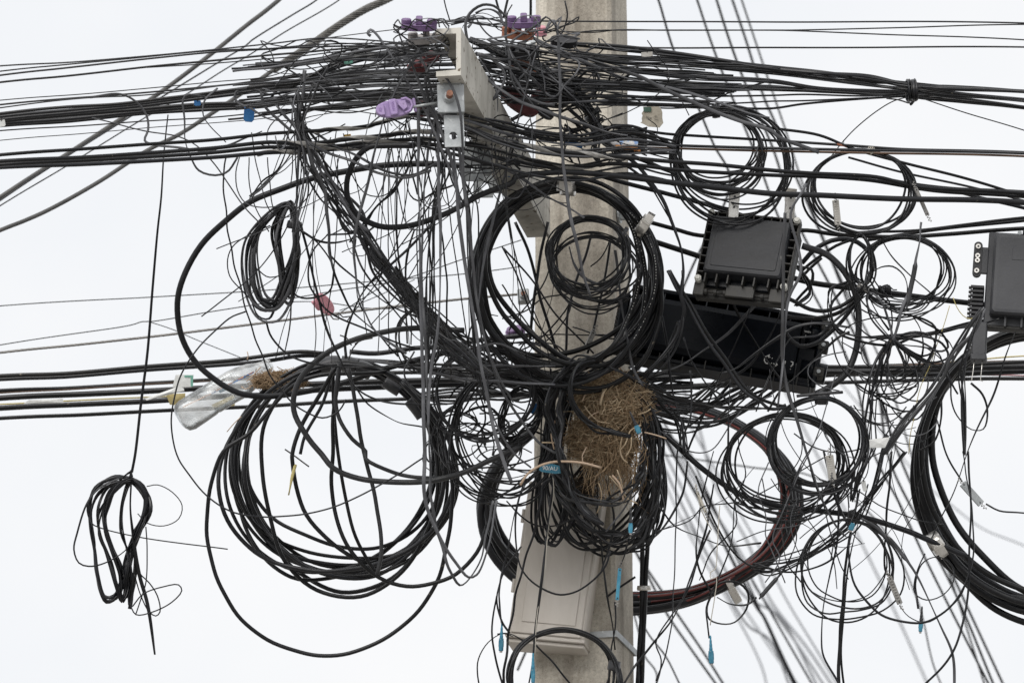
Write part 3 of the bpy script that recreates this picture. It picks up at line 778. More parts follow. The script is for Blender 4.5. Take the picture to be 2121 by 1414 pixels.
gf 1.8 0.5:979,707 998,761 1008,814 1030,882 1065,938 1100,968
gf 1.8 0.5:1006,712 1024,769 1041,814 1078,868 1119,917 1150,938
gf 2.4 0.7:1130,69 1139,47 1146,44 1151,57 1156,81 1158,137 1161,210 1161,269 1166,328 1174,407 1178,430 1189,480 1200,528 1210,572 1223,613 #broad grey ribbon wire hanging straight down the front of the pole
gf 1.9 0.65:1107,60 1113,67 1113,81 1112,102 1105,123 1098,151 1092,173 1085,208 1079,233 1065,279 1050,344 1030,417 1020,460 1000,560 990,640
gf 1.9 0.65:1048,24 1049,52 1048,74 1055,102 1066,123 1079,144 1091,167 1092,180
gf 1.9 0.62:1054,102 1056,130 1059,159 1071,187 1092,207 1095,205 1123,215 1149,218
gf 1.8 0.62:1057,149 1071,173 1088,198 1103,215 1111,225 1139,245
k 1.7 0.55:1170,2 1175,28 1170,52 1160,74 1141,86 1127,84 1124,76 1130,74 #round loop of thin black wire curling below the top edge on the pole
k 1.3 0.5:1061,10 1052,24 1050,34
k 1.4 0.3:917,-14 926,20 932,44
k 2.4 0.2:1024,-14 1033,20 1039,37
k 2.6 0.2:1055,-14 1048,14 1043,37
k 2.8 -0.1:1099,-20 1099,39
[centre_wire|wire|wires crossing the pole inside the round coils|black wire crossing the pole inside the big round coil]
k 3.2 0.12:1067,460 1091,514 1111,579 1121,623 1138,681 1155,738
k 3.2 0.12:1135,460 1121,521 1113,572 1104,630 1098,704
k 2.8 0.12:1227,480 1210,538 1186,603 1176,650 1172,742
k 2.6 0.12:1264,501 1254,572 1240,630 1230,681 1217,732
k 1.8 0.15:1040,511 1067,562 1108,664 1152,718 1176,749
k 1.6 0.15:1040,589 1091,670 1135,718
k 2.0 0.15:1043,514 1108,589 1152,650 1193,694 1230,732
k 1.6 0.1:1040,660 1091,643 1128,616 1176,609
k 1.6 0.1:1142,545 1121,596 1074,653 1054,684
k 1.4 0.2:1074,715 1108,698 1142,691 1210,694 1278,698 1305,715 1301,735 1278,749 1244,749
k 1.4 0.2:1118,715 1142,698 1176,650 1186,620
k 1.5 0.2:1186,677 1244,694 1278,684
k 1.5 0.18:1223,552 1244,535 1257,514 1264,494
k 1.7 0.2:1040,732 1091,721 1128,694 1169,643 1189,606
gf 2.2 0.5:1179,511 1189,545 1210,575 1244,589 1278,582
gf 2.0 0.45:1274,518 1284,596 1298,698 1312,765 1332,799
kf 2.2 0.4:1322,524 1359,606 1379,698 1386,765 1396,820 1413,881 1417,940
b5 1.6 0.3 6:1189,606 1230,623 1264,626 1298,620
[crossing_wire|wire|wires crossing in front of the long black closure|black wire crossing in front of the long black closure]
k 3.4 0.5:1383,560 1401,595 1423,628 1449,678 1472,716 1496,749 1519,784 1543,812 1578,833 1594,847 1628,844 #heavier black wire sagging across the long closure, left of a matching one
k 3.4 0.48:1387,560 1406,593 1430,628 1456,676 1479,711 1505,746 1529,782 1552,810 1585,831 1621,841 1628,838 #heavier black wire sagging across the long closure, right of a matching one
gf 2.3 0.28:1331,784 1401,760 1460,723 1508,692 1543,654 1574,624 1602,593
kf 2.4 0.5:1496,772 1519,765 1566,730 1614,697 1649,678 1684,671 1720,673 1760,678
kf 2.0 0.28:1486,574 1505,605 1519,631 1533,659 1566,711 1602,767 1628,796
kf 2.0 0.28:1472,796 1524,777 1555,756 1578,725 1602,683 1616,647 1628,607
gf 2.4 0.55:1626,441 1622,560 1621,701 1628,796 1647,860 1667,924 1691,1003 1707,1040 1731,1086 1750,1110 #long grey wire falling from the small box down across the long closure
gf 2.0 0.55:1670,380 1663,398 1639,441 1658,560 1635,619 1625,690 1621,749 1611,843
kf 1.8 0.5:1760,638 1720,673 1696,692 1661,697 1637,701 1614,739 1590,791 1566,852
kf 1.8 0.5:1760,687 1731,701 1696,737 1649,779 1614,812 1590,852
kf 1.5 0.5:1430,767 1430,860 1405,934 1400,1053 1395,1239 1386,1324 1359,1409
kf 1.5 0.45:1512,786 1508,940
kf 1.5 0.45:1432,749 1460,791 1496,819 1510,838
kf 1.6 0.45:1338,796 1401,822 1472,841 1543,846 1614,845
kf 1.6 0.45:1416,699 1434,749 1460,793 1496,838
kf 1.6 0.45:1260,758 1331,793 1378,815
k 1.6 0.4:1260,701 1295,704 1307,720 1295,739 1260,753
k 2.0 0.5:1354,777 1390,739 1411,692 1416,631 1413,560
b4 1.8 0.35 8:1325,796 1345,765 1379,732 1407,664
kf 1.6 0.3:1424,935 1474,816 1515,732 1542,664 1563,606
kf 1.7 0.4:1257,749 1312,786 1379,820 1447,837 1600,847
b5 1.9 0.3 10:1199,745 1271,772 1339,808 1407,835
b4 1.7 0.35 10:1316,774 1334,808 1334,876 1334,944 1316,1011
[side_loop_cable|cable|thick cable loops right of the small junction box|black cable looping out right of the small junction box]
gk 6.8 0.35:1661,509 1672,513 1713,528 1750,562 1774,613 1779,670 1770,732 1750,776 1716,803 1689,816 #thick black cable bowing right from the small junction box down past the long closure
k 4.2 0.35:1628,616 1648,625 1679,640 1713,643 1750,630 1781,603 1804,569
k 4.2 0.33:1621,655 1679,660 1730,650 1764,630 1794,592
k 4.2 0.3:1624,677 1631,694 1655,715 1689,711 1730,681 1764,640 1791,603
k 5.0 0.25:1661,545 1685,520 1722,498 1750,494 1777,501 1798,521 1808,548 1798,579 1784,603
k 3.2 0.25:1657,564 1694,533 1731,509 1760,498
k 3.2 0.2:1657,579 1676,557 1702,534
b4 2.0 0.25 8:1652,555 1675,575 1679,603 1665,623 1648,630
[knot_loop_wire|wire|wires through the star shaped knot on the right|thin black wire running through the star shaped knot of wires at right]
b8 1.7 0.4 9:1849,698 1828,732 1811,782 1804,827 1798,884 1794,934 1777,985 1764,1036
b4 1.8 0.38 7:1899,691 1842,704 1770,701 1733,681 1720,630 1730,599 1757,586
b4 2.6 0.35 5:1845,704 1899,693 1950,684 2015,672 2069,660
gf 2.2 0.5:1908,460 1903,501 1896,548 1882,609 1865,650 1855,691 1849,704 #long grey wire with a swollen sleeve leading down to the star shaped knot
kf 1.8 0.4:1825,494 1842,524 1882,565 1930,609
kf 1.6 0.4:1794,603 1818,650 1842,684
kf 1.6 0.4:1794,616 1804,657 1845,704 1899,738 1950,765 1984,816
kf 1.5 0.4:1809,562 1825,553 1849,551 1872,569 1881,596 1876,630 1855,664
kf 1.6 0.4:1859,711 1916,721 1950,726 1963,718 1950,691 1916,667 1879,653 1865,657
kf 1.5 0.4:1872,650 1920,664 1937,677 1937,711 1920,749 1886,776 1849,789 1798,786 1764,765 1747,718 1753,681 1798,660 1832,657
kf 1.5 0.4:1889,653 1906,681 1910,732 1899,765 1852,827 1815,816
kf 1.4 0.4:1723,698 1737,749 1764,786 1798,810 1849,816 1899,799
kf 1.5 0.38:1777,796 1815,823 1832,837 1865,850 1910,847
kf 1.5 0.38:1743,708 1784,732
kf 1.4 0.38:1828,820 1865,864 1899,867 1916,850
kf 1.5 0.38:1825,827 1838,867 1849,911 1876,940
b3 1.4 0.35 16:1750,765 1798,796 1849,799 1899,772 1933,725
kf 1.5 0.4:1574,1233 1613,1194 1638,1151 1649,1117 1645,1080
kf 1.6 0.35:1920,721 1950,745 1967,786 1971,827 1984,861 2011,889 2035,888 2045,850 2035,816 2011,793
b6 1.7 0.5 9:2035,637 2011,677 1974,732 1933,799 1865,884 1832,940
b5 1.8 0.5 6:2032,650 2011,698 1994,765 1993,833 1998,940
kf 1.5 0.4:1950,830 1950,867 1933,915 1899,935
kf 1.5 0.4:2103,687 2069,782 2035,867 2005,935 1967,1036 1930,1114 #thin wire slanting down left from the right edge closure to a steel strap
kf 1.3 0.4:1938,861 1961,940 1984,982 1993,997
y 0.8 0.4:1967,633 1954,677 1927,752 1910,793 1889,884 1882,940 #hair thin yellowed wire falling through the star knot area
y 0.9 0.45:1974,616 1981,637 1994,653 2011,660 2022,653
b4 1.5 0.3 8:1794,613 1825,633 1865,640 1899,633 1933,606
[lower_right_wire|wire|thin wires hanging at the lower right|thin dark wire hanging at the lower right]
kf 1.6 0.4:1847,934 1838,1053 1832,1138 1833,1178 1840,1192
kf 1.8 0.4:1737,1019 1733,1121 1720,1189 1706,1256 1701,1324 1706,1358 1737,1413 1750,1443
kf 2.4 0.4:1781,1012 1764,1097 1753,1155 1743,1273 1737,1414 1737,1443
kf 1.6 0.38:1798,1002 1764,1138 1750,1239 1742,1341 1748,1414 1753,1443
kf 1.7 0.45:1994,934 2005,1002 2017,1104 2008,1189 1991,1226 1957,1267 1916,1287 1865,1284 1818,1267 1777,1223 1760,1172 1757,1138 1764,1104 #thin wire drawing a deep hanging curve below the right steel strap
kf 1.6 0.45:2005,934 2011,1070 2005,1206 1998,1273 1981,1335 1950,1382 1920,1414 1893,1436
gf 2.0 0.45:1784,1073 1818,1094 1838,1114 1879,1161 1899,1189 1927,1246 1950,1301 1971,1352 1976,1414 1976,1443
kf 1.6 0.42:1916,1146 1903,1172 1894,1206 1896,1229 1920,1243 1950,1233 1974,1202 1974,1175 1957,1158 1933,1155 1910,1168 1896,1206 1899,1239 1902,1260
kf 1.4 0.4:1864,1255 1882,1277 1916,1289 1954,1267 1984,1239 2005,1199
k 5.8 0.3:1379,900 1413,934 1447,965 1498,1002 1549,1029 1600,1044 1628,1051 1696,1058 1764,1066 1815,1077 1882,1100 1927,1121 2001,1151 #thick black cable crossing the lower right coils to the right steel strap
k 2.6 0.28:1784,1068 1811,1083 1832,1107 1845,1144 1849,1178 1842,1206
kf 1.3 0.4:2042,1043 2069,1056 2121,1062 #thin wire leading right from the perforated metal plate
kf 1.5 0.4:1366,1049 1396,1087 1447,1111 1498,1129 1577,1124
kf 1.7 0.4:1424,954 1417,1019 1393,1063 1362,1104 1339,1124
kf 1.5 0.4:1478,934 1447,1070 1444,1155 1461,1206 1478,1233
kf 1.6 0.4:1522,1036 1515,1121 1491,1189 1474,1226 1463,1256 1466,1294 1469,1321
kf 1.6 0.4:1478,1223 1464,1256 1469,1280 1495,1290 1522,1287 1546,1260 1549,1229 1532,1209 1505,1204 1485,1212 1469,1233
kf 1.5 0.4:1485,1236 1515,1251 1549,1250 1567,1236
kf 1.6 0.4:1471,1097 1447,1155 1430,1206 1413,1239 1390,1277 1359,1331 1369,1365 1359,1414 1345,1436
kf 1.6 0.4:1284,1426 1345,1341 1396,1273 1430,1199 1458,1111 1478,1002
w 1.0 0.4:1491,1046 1485,1138 1481,1178 1471,1185 1473,1199 1483,1195 1480,1239 1471,1294
w 1.2 0.4:1441,1002 1454,1060 1474,1097
k 2.0 0.3:1441,985 1468,1053 1515,1138 1549,1168 1600,1178
b4 1.5 0.4 9:1706,934 1737,1036 1757,1087
b4 1.5 0.38 12:1838,900 1815,1019 1770,1087 1679,1151 1560,1172
b4 1.4 0.36 12:1876,934 1815,1019 1764,1080 1696,1138 1594,1185 1560,1178
kf 1.5 0.4:1669,934 1689,1002 1709,1046 1737,1097 1753,1111
kf 1.4 0.4:1560,1165 1628,1185 1703,1168 1764,1124
k 1.2 0.3:1679,1223 1706,1236 1750,1245 1798,1233 1828,1199 1838,1172
b7 1.8 0.3 10:1339,934 1359,1002 1356,1070 1332,1121 1305,1138
b6 1.8 0.25 9:1329,883 1352,951 1366,1019 1356,1077
b5 1.6 0.3 14:1332,782 1373,850 1407,881 1417,940
[box_front_wire|wire|thin wires hanging in front of the metal box|thin dark wire hanging in front of the grey metal box]
kf 1.8 0.4:1148,989 1126,999 1120,1040 1101,1120 1078,1191 1059,1281 1046,1377 1043,1422
kf 2.0 0.4:1150,979 1142,1037 1129,1140 1120,1210 1110,1297 1104,1371 1094,1422
kf 1.5 0.4:1097,986 1072,1040 1049,1153 1036,1201 1033,1233 1040,1294
kf 1.4 0.38:1088,992 1069,1066 1069,1140 1078,1175 1101,1204 1133,1223 1162,1230 1197,1223 1229,1201 1255,1169 1264,1140
kf 1.4 0.38:1049,1037 1078,1066 1110,1085 1146,1088 1168,1082 1194,1069
kf 1.5 0.35:1235,1050 1248,1153 1255,1217 1267,1281 1274,1345
kf 1.8 0.35:1255,992 1271,1072 1267,1111 1245,1185
kf 1.5 0.35:1303,1114 1287,1165 1282,1175
kf 1.6 0.35:1274,1246 1274,1297 1267,1339 1261,1414
k 2.4 0.15:1256,1236 1287,1214 1316,1194 #short stiff black cable running behind the pole from the metal box
k 2.0 0.3:1110,1335 1136,1361 1158,1387 1181,1414 1197,1435
kf 1.4 0.35:1030,1313 1046,1311 1065,1315 1088,1329
kf 1.5 0.4:1078,1133 1059,1159 1036,1197 1030,1249 1036,1281 1056,1310
w 0.9 0.4:1144,976 1146,1008 1138,1088 1126,1185 1113,1281 1105,1377
kf 1.4 0.4:1029,1233 1019,1307 1026,1358 1039,1414 1046,1436
kf 1.3 0.4:1063,1318 1043,1312 1012,1328 992,1362 988,1392 994,1436
kf 1.5 0.4:1080,1131 1050,1172 1033,1223 1039,1290
k 4.8 0.05:1330,968 1331,1138 1328,1273 1321,1414 1319,1443 #left one of two thick black cables running down the right side of the pole
k 4.8 0.05:1340,975 1341,1138 1336,1239 1329,1414 1328,1443 #right one of two thick black cables running down the right side of the pole
[far_cable|cable|blurred cables far behind on the right|blurred dark cable crossing far behind from the top edge to the lower right]
k 2.56 -3.6:1356,-20 1366,7 1374,34 1390,88 1413,149 1441,210 1478,299 1512,373 1430,562 #blurred black cable with a kink, leftmost of those from the top edge
k 2.56 -4.5:1437,-20 1478,102 1515,197 1566,322 1611,446 1679,596 1764,765 1808,934 1865,1046 1916,1155 2001,1324 2062,1443
k 2.75 -4.9:1478,-20 1515,95 1556,204 1600,305 1648,453 1730,613 1815,799 1842,951 1916,1104 1984,1239 2069,1443
k 2.75 -5.4:1510,-20 1542,75 1583,204 1604,251 1645,356 1696,475 1770,664 1859,934 1950,1138 2035,1324 2090,1443
k 2.09 -5.9:1529,-20 1570,102 1600,190 1628,272 1672,407 1750,596 1832,765 1889,944
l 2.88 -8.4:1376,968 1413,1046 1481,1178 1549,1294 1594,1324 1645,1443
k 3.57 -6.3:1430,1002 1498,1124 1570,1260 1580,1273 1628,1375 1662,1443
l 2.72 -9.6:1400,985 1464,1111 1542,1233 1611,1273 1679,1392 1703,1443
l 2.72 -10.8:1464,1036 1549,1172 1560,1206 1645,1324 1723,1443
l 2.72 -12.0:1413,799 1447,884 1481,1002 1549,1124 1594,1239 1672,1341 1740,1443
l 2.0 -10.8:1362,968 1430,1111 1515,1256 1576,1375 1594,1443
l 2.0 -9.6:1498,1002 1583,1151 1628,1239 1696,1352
k 2.63 -5.2:1359,1226 1383,1273 1430,1341 1491,1426 1515,1460
k 2.63 -5.2:1366,1216 1407,1277 1458,1352 1515,1443
k 1.87 -3.1:1322,1273 1345,1314 1379,1358 1413,1426
k 1.7 -5.2:1560,968 1679,985 1815,1077 1899,1239 1933,1375 1961,1443
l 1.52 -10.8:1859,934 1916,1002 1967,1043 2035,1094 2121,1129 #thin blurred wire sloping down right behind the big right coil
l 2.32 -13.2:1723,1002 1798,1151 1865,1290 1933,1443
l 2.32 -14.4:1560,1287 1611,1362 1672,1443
k 1.87 -4.2:1322,1307 1335,1358 1359,1392 1356,1443
k 2.29 -6.3:1339,799 1366,857 1413,940 1441,985 1515,1124 1597,1267
k 2.12 -6.3:1373,891 1430,940 1447,978
[nest_wire|wire|flat wires of the coil round the bird nest|flat black wire curving round the left side of the bird nest]
b12 2.5 0.43 9:1226,742 1199,749 1165,774 1143,806 1136,842 1142,880 1153,916 1162,955 1171,993 1187,1032 1212,1061 1248,1084
b7 2.6 0.44 5:1248,745 1212,749 1190,772 1182,803 1187,837 1208,867 1235,887 1266,896 1305,903
b5 2.3 0.42 6:1217,754 1180,781 1165,815 1160,849 1165,880 1158,921 1162,966
b7 2.0 0.40 16:1147,978 1185,1023 1235,1041 1282,1030 1316,1007 1337,975
b5 1.9 0.38 14:1136,992 1174,1040 1223,1088 1274,1108 1319,1098 1338,1066
"""
PATHS = {}
COUNT = {}

def ext_ends(c, ext=1500.0):
    """Cables leaving the frame run on beyond it."""
    c = [list(p) for p in c]
    for e, n in ((0, 1), (-1, -2)):
        x, y, z = c[e]
        if y <= -10 or y >= 1430:
            dx, dy = x - c[n][0], y - c[n][1]
            L = max(1.0, math.hypot(dx, dy))
            q = [x + dx / L * 900, y + dy / L * 900, z]
            c = [q] + c if e == 0 else c + [q]
        elif x <= 6 or x >= 2112:
            dx, dy, dz = x - c[n][0], y - c[n][1], z - c[n][2]
            L = math.hypot(dx, dy)
            if L > 1:
                q = [x + dx / L * ext, y + dy / L * ext + 60, z + (-0.25 if x <= 6 else 0.25)]
                c = [q] + c if e == 0 else c + [q]
    return c

def wire(name, ctrl, r, mk, flat=False, label=None, cat=None, group=None, parent=None, amp=1.0, zamp=0.006, step=None, closed=False, wl_px=180, raw=False):
    ctrl = np.asarray(ctrl, float)
    if step is None:
        step = 16.0 if r > 3 else 11.0
        if mk == 's': step = 7.0
    if closed:
        k = len(ctrl)
        ext = np.vstack([ctrl[-3:], ctrl, ctrl[:3]])
        pts = catmull(ext, step)
        # keep the part between the first and the repeated first control point
        i0 = np.argmin(np.linalg.norm(pts[: len(pts) // 2] - ctrl[0], axis=1))
        i1 = len(pts) // 2 + np.argmin(np.linalg.norm(pts[len(pts) // 2:] - ctrl[0], axis=1))
        pts = pts[i0:i1]
    else:
        pts = catmull(ctrl, step)
    if not raw:
        pts = wobble(pts, amp, zamp, wl_px, closed)
    if flat: r = r * 1.3
    W = PA(pts)
    rad = r * 0.001 * (D - pts[:, 2]) / D
    n = len(pts)
    tw = None
    if flat:
        a0 = rng.random() * 3.1
        tw = a0 + np.cumsum(np.full(n, (rng.random() - 0.5) * 0.16)) + 0.8 * np.sin(np.linspace(0, 2 + 5 * rng.random(), n) + rng.random() * 6)
        if closed: tw = a0 + 0.7 * np.sin(np.linspace(0, 2 * math.pi, n, endpoint=False) + a0)
        pr = profile('flat', 10)
    elif mk == 's':
        tw = np.arange(n) * 0.55
        pr = profile('strand', 0)
    else:
        pr = profile('round', 10 if r > 3 else (8 if r > 1.5 else 6))
    V, F = tube(W, rad, pr, tw, closed)
    o = link_mesh(name, V, F, WM[mk] if isinstance(mk, str) else mk, parent, True, origin=W[0])
    if parent is None: tag(o, label, cat, group)
    return o, pts

def run_on(c, ext0=260.0, ext1=900.0):
    c = [list(p) for p in c]
    for e, n in ((0, 1), (-1, -2)):
        x, y, z = c[e]
        dx, dy, dz = x - c[n][0], y - c[n][1], z - c[n][2]
        L = max(1.0, math.hypot(dx, dy))
        ext = ext0 if e == 0 else ext1
        q = [x + dx / L * ext, y + dy / L * ext, z]
        c = [q] + c if e == 0 else c + [q]
    return c

MARKS = [(960, 150, "the steel arm"), (817, 225, "the lavender clamp"), (940, 270, "the bolt bracket"), (1075, 75, "the orange clamps"), (1076, 212, "the red clamp"), (1232, 246, "the black tie"),
    (1350, 243, "the paper tag"), (1283, 300, "the torn label"), (1888, 188, "the bundle tie"), (1783, 396, "the oval coil"), (1549, 519, "the junction box"), (1420, 660, "the long closure"), (1560, 730, "the long closure"),
    (1700, 760, "the closure's end"), (2080, 578, "the right closure"), (1846, 702, "the star knot"), (1697, 918, "the taped coil"), (1560, 960, "the wide coil"), (1752, 1182, "the lowest coil"), (1938, 1124, "the right strap"),
    (1262, 880, "the bird nest"), (1240, 1080, "the nest coil"), (1130, 1180, "the metal box"), (1164, 1380, "the bottom coil"), (1000, 560, "the centre coil"), (1340, 560, "the centre coil"), (1223, 527, "the small coil"), (1207, 40, "the pole top"),
    (672, 630, "the pink clamp"), (575, 540, "the narrow hank"), (250, 1110, "the lower hank"), (450, 820, "the plastic bottle"), (706, 750, "the taped cables"), (500, 1000, "the left coil"), (900, 1000, "the left coil"), (630, 280, "the wire knot"),
    (516, 236, "the blue tag"), (1487, 308, "the double ring"), (1600, 1180, "the striped coil"), (1020, 1150, "the striped coil"), (1030, 860, "the loose rings"), (1333, 1217, "the cable clip"), (1000, 380, "the hanger plates"), (868, 56, "the purple clamp"),
    (1900, 900, "the right coil"), (1872, 566, "the thin coil"), (850, 640, "the leaning bundle"), (1177, 392, "the buckled strap"), (740, 400, "the looping cable")]
USED = {}
def near(x, y):
    if x < 25: return "the left edge"
    if x > 2096: return "the right edge"
    if y < 15: return "the top edge"
    if y > 1400: return "the bottom edge"
    return min(MARKS, key=lambda m: (m[0] - x) ** 2 + (m[1] - y) ** 2)[2]

def where(c, r, mk, flat, default, grp):
    """Which wire this is: its look, and what it runs from, past and to."""
    q = catmull(np.asarray(c, float), 20)
    q = q[(q[:, 0] > 0) & (q[:, 0] < 2121) & (q[:, 1] > 0) & (q[:, 1] < 1414)]
    if len(q) < 2: return default
    a, b = near(*q[0][:2]), near(*q[-1][:2])
    size = "fine" if r < 1.15 else "thin" if r < 2.0 else "medium" if r < 3.2 else "thick"
    look = "grey" if mk == 'g' else {'k': 'black', 'gk': 'worn', 'm': 'dull', 'l': 'pale', 'w': 'whitish', 'y': 'yellow', 'o': 'brown', 'p': 'pink'}.get(mk, 'black')
    if grp.startswith("blurred"): look = "blurred"
    kind = "flat wire" if flat else "wire"
    for fr in (0.5, 0.3, 0.7, 0.4, 0.6, 0.2, 0.8):
        m = near(*q[int(len(q) * fr)][:2])
        if a == b and m == a: s_ = f"{size} {look} {kind} curled up beside {a}"
        elif a == b: s_ = f"{size} {look} {kind} looping from {a} past {m} and back"
        elif m in (a, b): s_ = f"{size} {look} {kind} from {a} to {b}"
        else: s_ = f"{size} {look} {kind} from {a} past {m} to {b}"
        if s_ not in USED: break
    if USED.setdefault(s_, grp) != grp:
        return default
    return s_

def run_traces():
    name = cat = grp = lab = None
    for line in TRACES.strip().splitlines():
        line = line.strip()
        if not line: continue
        if line[0] == '[':
            name, cat, grp, lab = line[1:-1].split('|')
            continue
        body, _, own = line.partition('#')
        head, _, pts = body.partition(':')
        h = head.split()
        kind, r = h[0], float(h[1])
        zz = [float(q) for q in h[2].split('>')]
        pp = [tuple(float(q) for q in a.split(',')) for a in pts.split()]
        L = np.concatenate([[0], np.cumsum([math.hypot(pp[i + 1][0] - pp[i][0], pp[i + 1][1] - pp[i][1]) for i in range(len(pp) - 1)])])
        z = zz[0] + (zz[-1] - zz[0]) * L / L[-1]
        c = [(x, y, q) for (x, y), q in zip(pp, z)]
        own = own.strip()
        if kind[0] == 'b' and kind[1:].isdigit():
            sp = float(h[3])
            for i in range(int(kind[1:])):
                ox, oy = rng.gauss(0, sp * 0.5), rng.gauss(0, sp * 0.5)
                oz = rng.gauss(0, 0.03)
                a, b = rng.uniform(0, 0.06), rng.uniform(0.94, 1.0)
                e = lambda k: 0.35 if k in (0, len(c) - 1) else 1.0
                cc = [(x + (ox + rng.gauss(0, sp * 0.4)) * e(k), y + (oy + rng.gauss(0, sp * 0.4)) * e(k), q + oz + rng.gauss(0, 0.012)) for k, (x, y, q) in enumerate(c)]
                cc = ext_ends(cc)
                rw, mk, fl = r * rng.uniform(0.72, 1.15), rng.choice('kkkkkkg') if rng.random() < 0.85 else 'gk', rng.random() < 0.6 and r < 2.5
                wire(name, cc, rw, mk, fl, where(cc, rw, mk, fl, lab, grp), cat, grp, amp=0.5 if name == 'bundle_cable' else 1.3, wl_px=300)
            continue
        flat = kind.endswith('f')
        mk = kind[:-1] if flat else kind
        c = ext_ends(c)
        far = zz[0] < -1.5
        taut = name in ('overhead_wire', 'trunk_cable', 'bundle_cable', 'diagonal_cable', 'lower_cable', 'far_wire', 'far_cable')
        if name == 'far_cable': c = run_on(c)
        o, pts = wire(name, c, r, mk, flat, own or where(c, r, mk, flat, lab, grp), cat, grp, amp=0.35 if taut else (1.5 if r < 2.6 else 1.0), wl_px=600 if taut else 150)
        PATHS[own or len(PATHS)] = (o, pts, r)
run_traces()

def path_like(s):
    for k, v in PATHS.items():
        if isinstance(k, str) and s in k: return v
    raise KeyError(s)

# ------------------------------------------------------------------ helical grips and lashings on the heavy cables
def helix(path, x0, x1, rad_px, pitch_px, strands, wr, name, m, ph0=0.0, gap=0.55):
    o, pts, r = path
    i = [k for k in range(len(pts)) if x0 <= pts[k][0] <= x1]
    seg = pts[i[0]:i[-1] + 1]
    seg = catmull(seg, 3.0)
    W = PA(seg)
    T = np.gradient(W, axis=0); T /= np.linalg.norm(T, axis=1)[:, None]
    u = np.cross(T, np.array([0.1, -0.9, 0.3])); u /= np.linalg.norm(u, axis=1)[:, None]
    w = np.cross(T, u)
    s = np.concatenate([[0], np.cumsum(np.linalg.norm(np.diff(seg[:, :2], axis=0), axis=1))])
    for k in range(strands):
        a = ph0 + k * gap + 2 * math.pi * s / pitch_px
        q = W + (rad_px * px(seg[0][2])) * (u * np.cos(a)[:, None] + w * np.sin(a)[:, None])
        V, F = tube(q, wr * px(seg[0][2]), profile('round', 5))
        link_mesh(name, V, F, m, o, True)

pA = path_like("upper heavy black cable entering")
pB = path_like("heavy black cable from left edge through")
pC = path_like("second heavy black cable from left edge")
pD = path_like("lowest of the heavy black cables")
helix(pA, 640, 900, 4.6, 105, 5, 1.6, "lashing_wire", M_GRIP, 0.3, 0.42)
helix(pB, 560, 1320, 5.2, 120, 5, 1.6, "lashing_wire", M_GRIP, 1.4, 0.4)
helix(pC, 600, 1250, 5.0, 130, 5, 1.6, "lashing_wire", M_GRIP, 2.2, 0.4)
helix(pD, 520, 900, 5.2, 110, 5, 1.6, "lashing_wire", M_GRIP, 0.8, 0.4)
helix(path_like("spiral grip"), 556, 880, 6.4, 70, 9, 1.9, "grip_rod", M_ROD, 0.0, 2 * math.pi / 9)

# ------------------------------------------------------------------ coils
def coil(name, label, cx, cy, rx, ry, turns, r, z, spread=6, rot=0.0, zsp=0.03, mk='k', flat=False, ecc=0.06, group="coils of spare cable", tilt=0.0, mats=None, skip=None):
    root = thing(name, label, "cable coil", tuple(P(cx, cy - ry, z)), group)
    kids = []
    for i in range(turns):
        ox, oy = rng.gauss(0, spread * 0.55), rng.gauss(0, spread * 0.55)
        ax = rx + rng.gauss(0, spread * 0.8); ay = ry + rng.gauss(0, spread * 0.8)
        ro = math.radians(rot + rng.gauss(0, 100 * ecc * 1.2))
        z0 = z + rng.gauss(0, zsp)
        n = 14
        ph = rng.random() * 6.28
        h2 = rng.gauss(0, ecc * 0.5); p2 = rng.random() * 6.28
        h3 = rng.gauss(0, ecc * 0.3); p3 = rng.random() * 6.28
        c = []
        for k in range(n):
            a = ph + 2 * math.pi * k / n
            q = 1 + h2 * math.cos(2 * a + p2) + h3 * math.cos(3 * a + p3)
            x, y = ax * q * math.cos(a), ay * q * math.sin(a)
            X, Y = ox + x * math.cos(ro) - y * math.sin(ro), oy + x * math.sin(ro) + y * math.cos(ro)
            b = math.atan2(Y / ry, X / rx)             # same bearing on the plain oval
            X0, Y0 = rx * math.cos(b), ry * math.sin(b)
            wgt = 0.4 + 0.6 * (1 + math.sin(b)) ** 1.2   # turns meet at the tie on top and splay below
            c.append((cx + X0 + (X - X0) * wgt, cy + Y0 + (Y - Y0) * wgt + rng.gauss(0, 0.012 * ry * ecc * 10), z0 + tilt * math.sin(a) + rng.gauss(0, zsp * 0.3)))
        m = mk if mats is None else mats[i % len(mats)]
        o, pts = wire("cable_turn", c, r * rng.uniform(0.85, 1.12), m, flat, parent=root, closed=True, amp=0.8, zamp=0.004)
        kids.append((o, pts, r))
    return root, kids

def band(root, x, y, z, ang, w, h, m, name="steel_strap", d=0.05):
    """Folded strap or tape round a bundle at (x, y); ang: direction of the bundle."""
    M = frame(x, y, z, roll=ang, yaw=0, pitch=0)
    dd = d / px(z)
    n = 18
    ring = lambda xx, g: [(xx, (h / 2 + g) * abs(math.cos(a)) ** 0.8 * math.copysign(1, math.cos(a)), (dd / 2 + g) * abs(math.sin(a)) ** 0.8 * math.copysign(1, math.sin(a))) for a in np.linspace(0, 2 * math.pi, n, endpoint=False)]
    mb = MB(M)
    mb.rings([ring(-w / 2, 0), ring(-w / 2, 1.6), ring(-w / 6, 2.6), ring(w / 4, 1.8), ring(w / 2, 1.4), ring(w / 2, 0), ring(-w / 2, 0)], False, False)
    return mb.build(name, m, root, True)

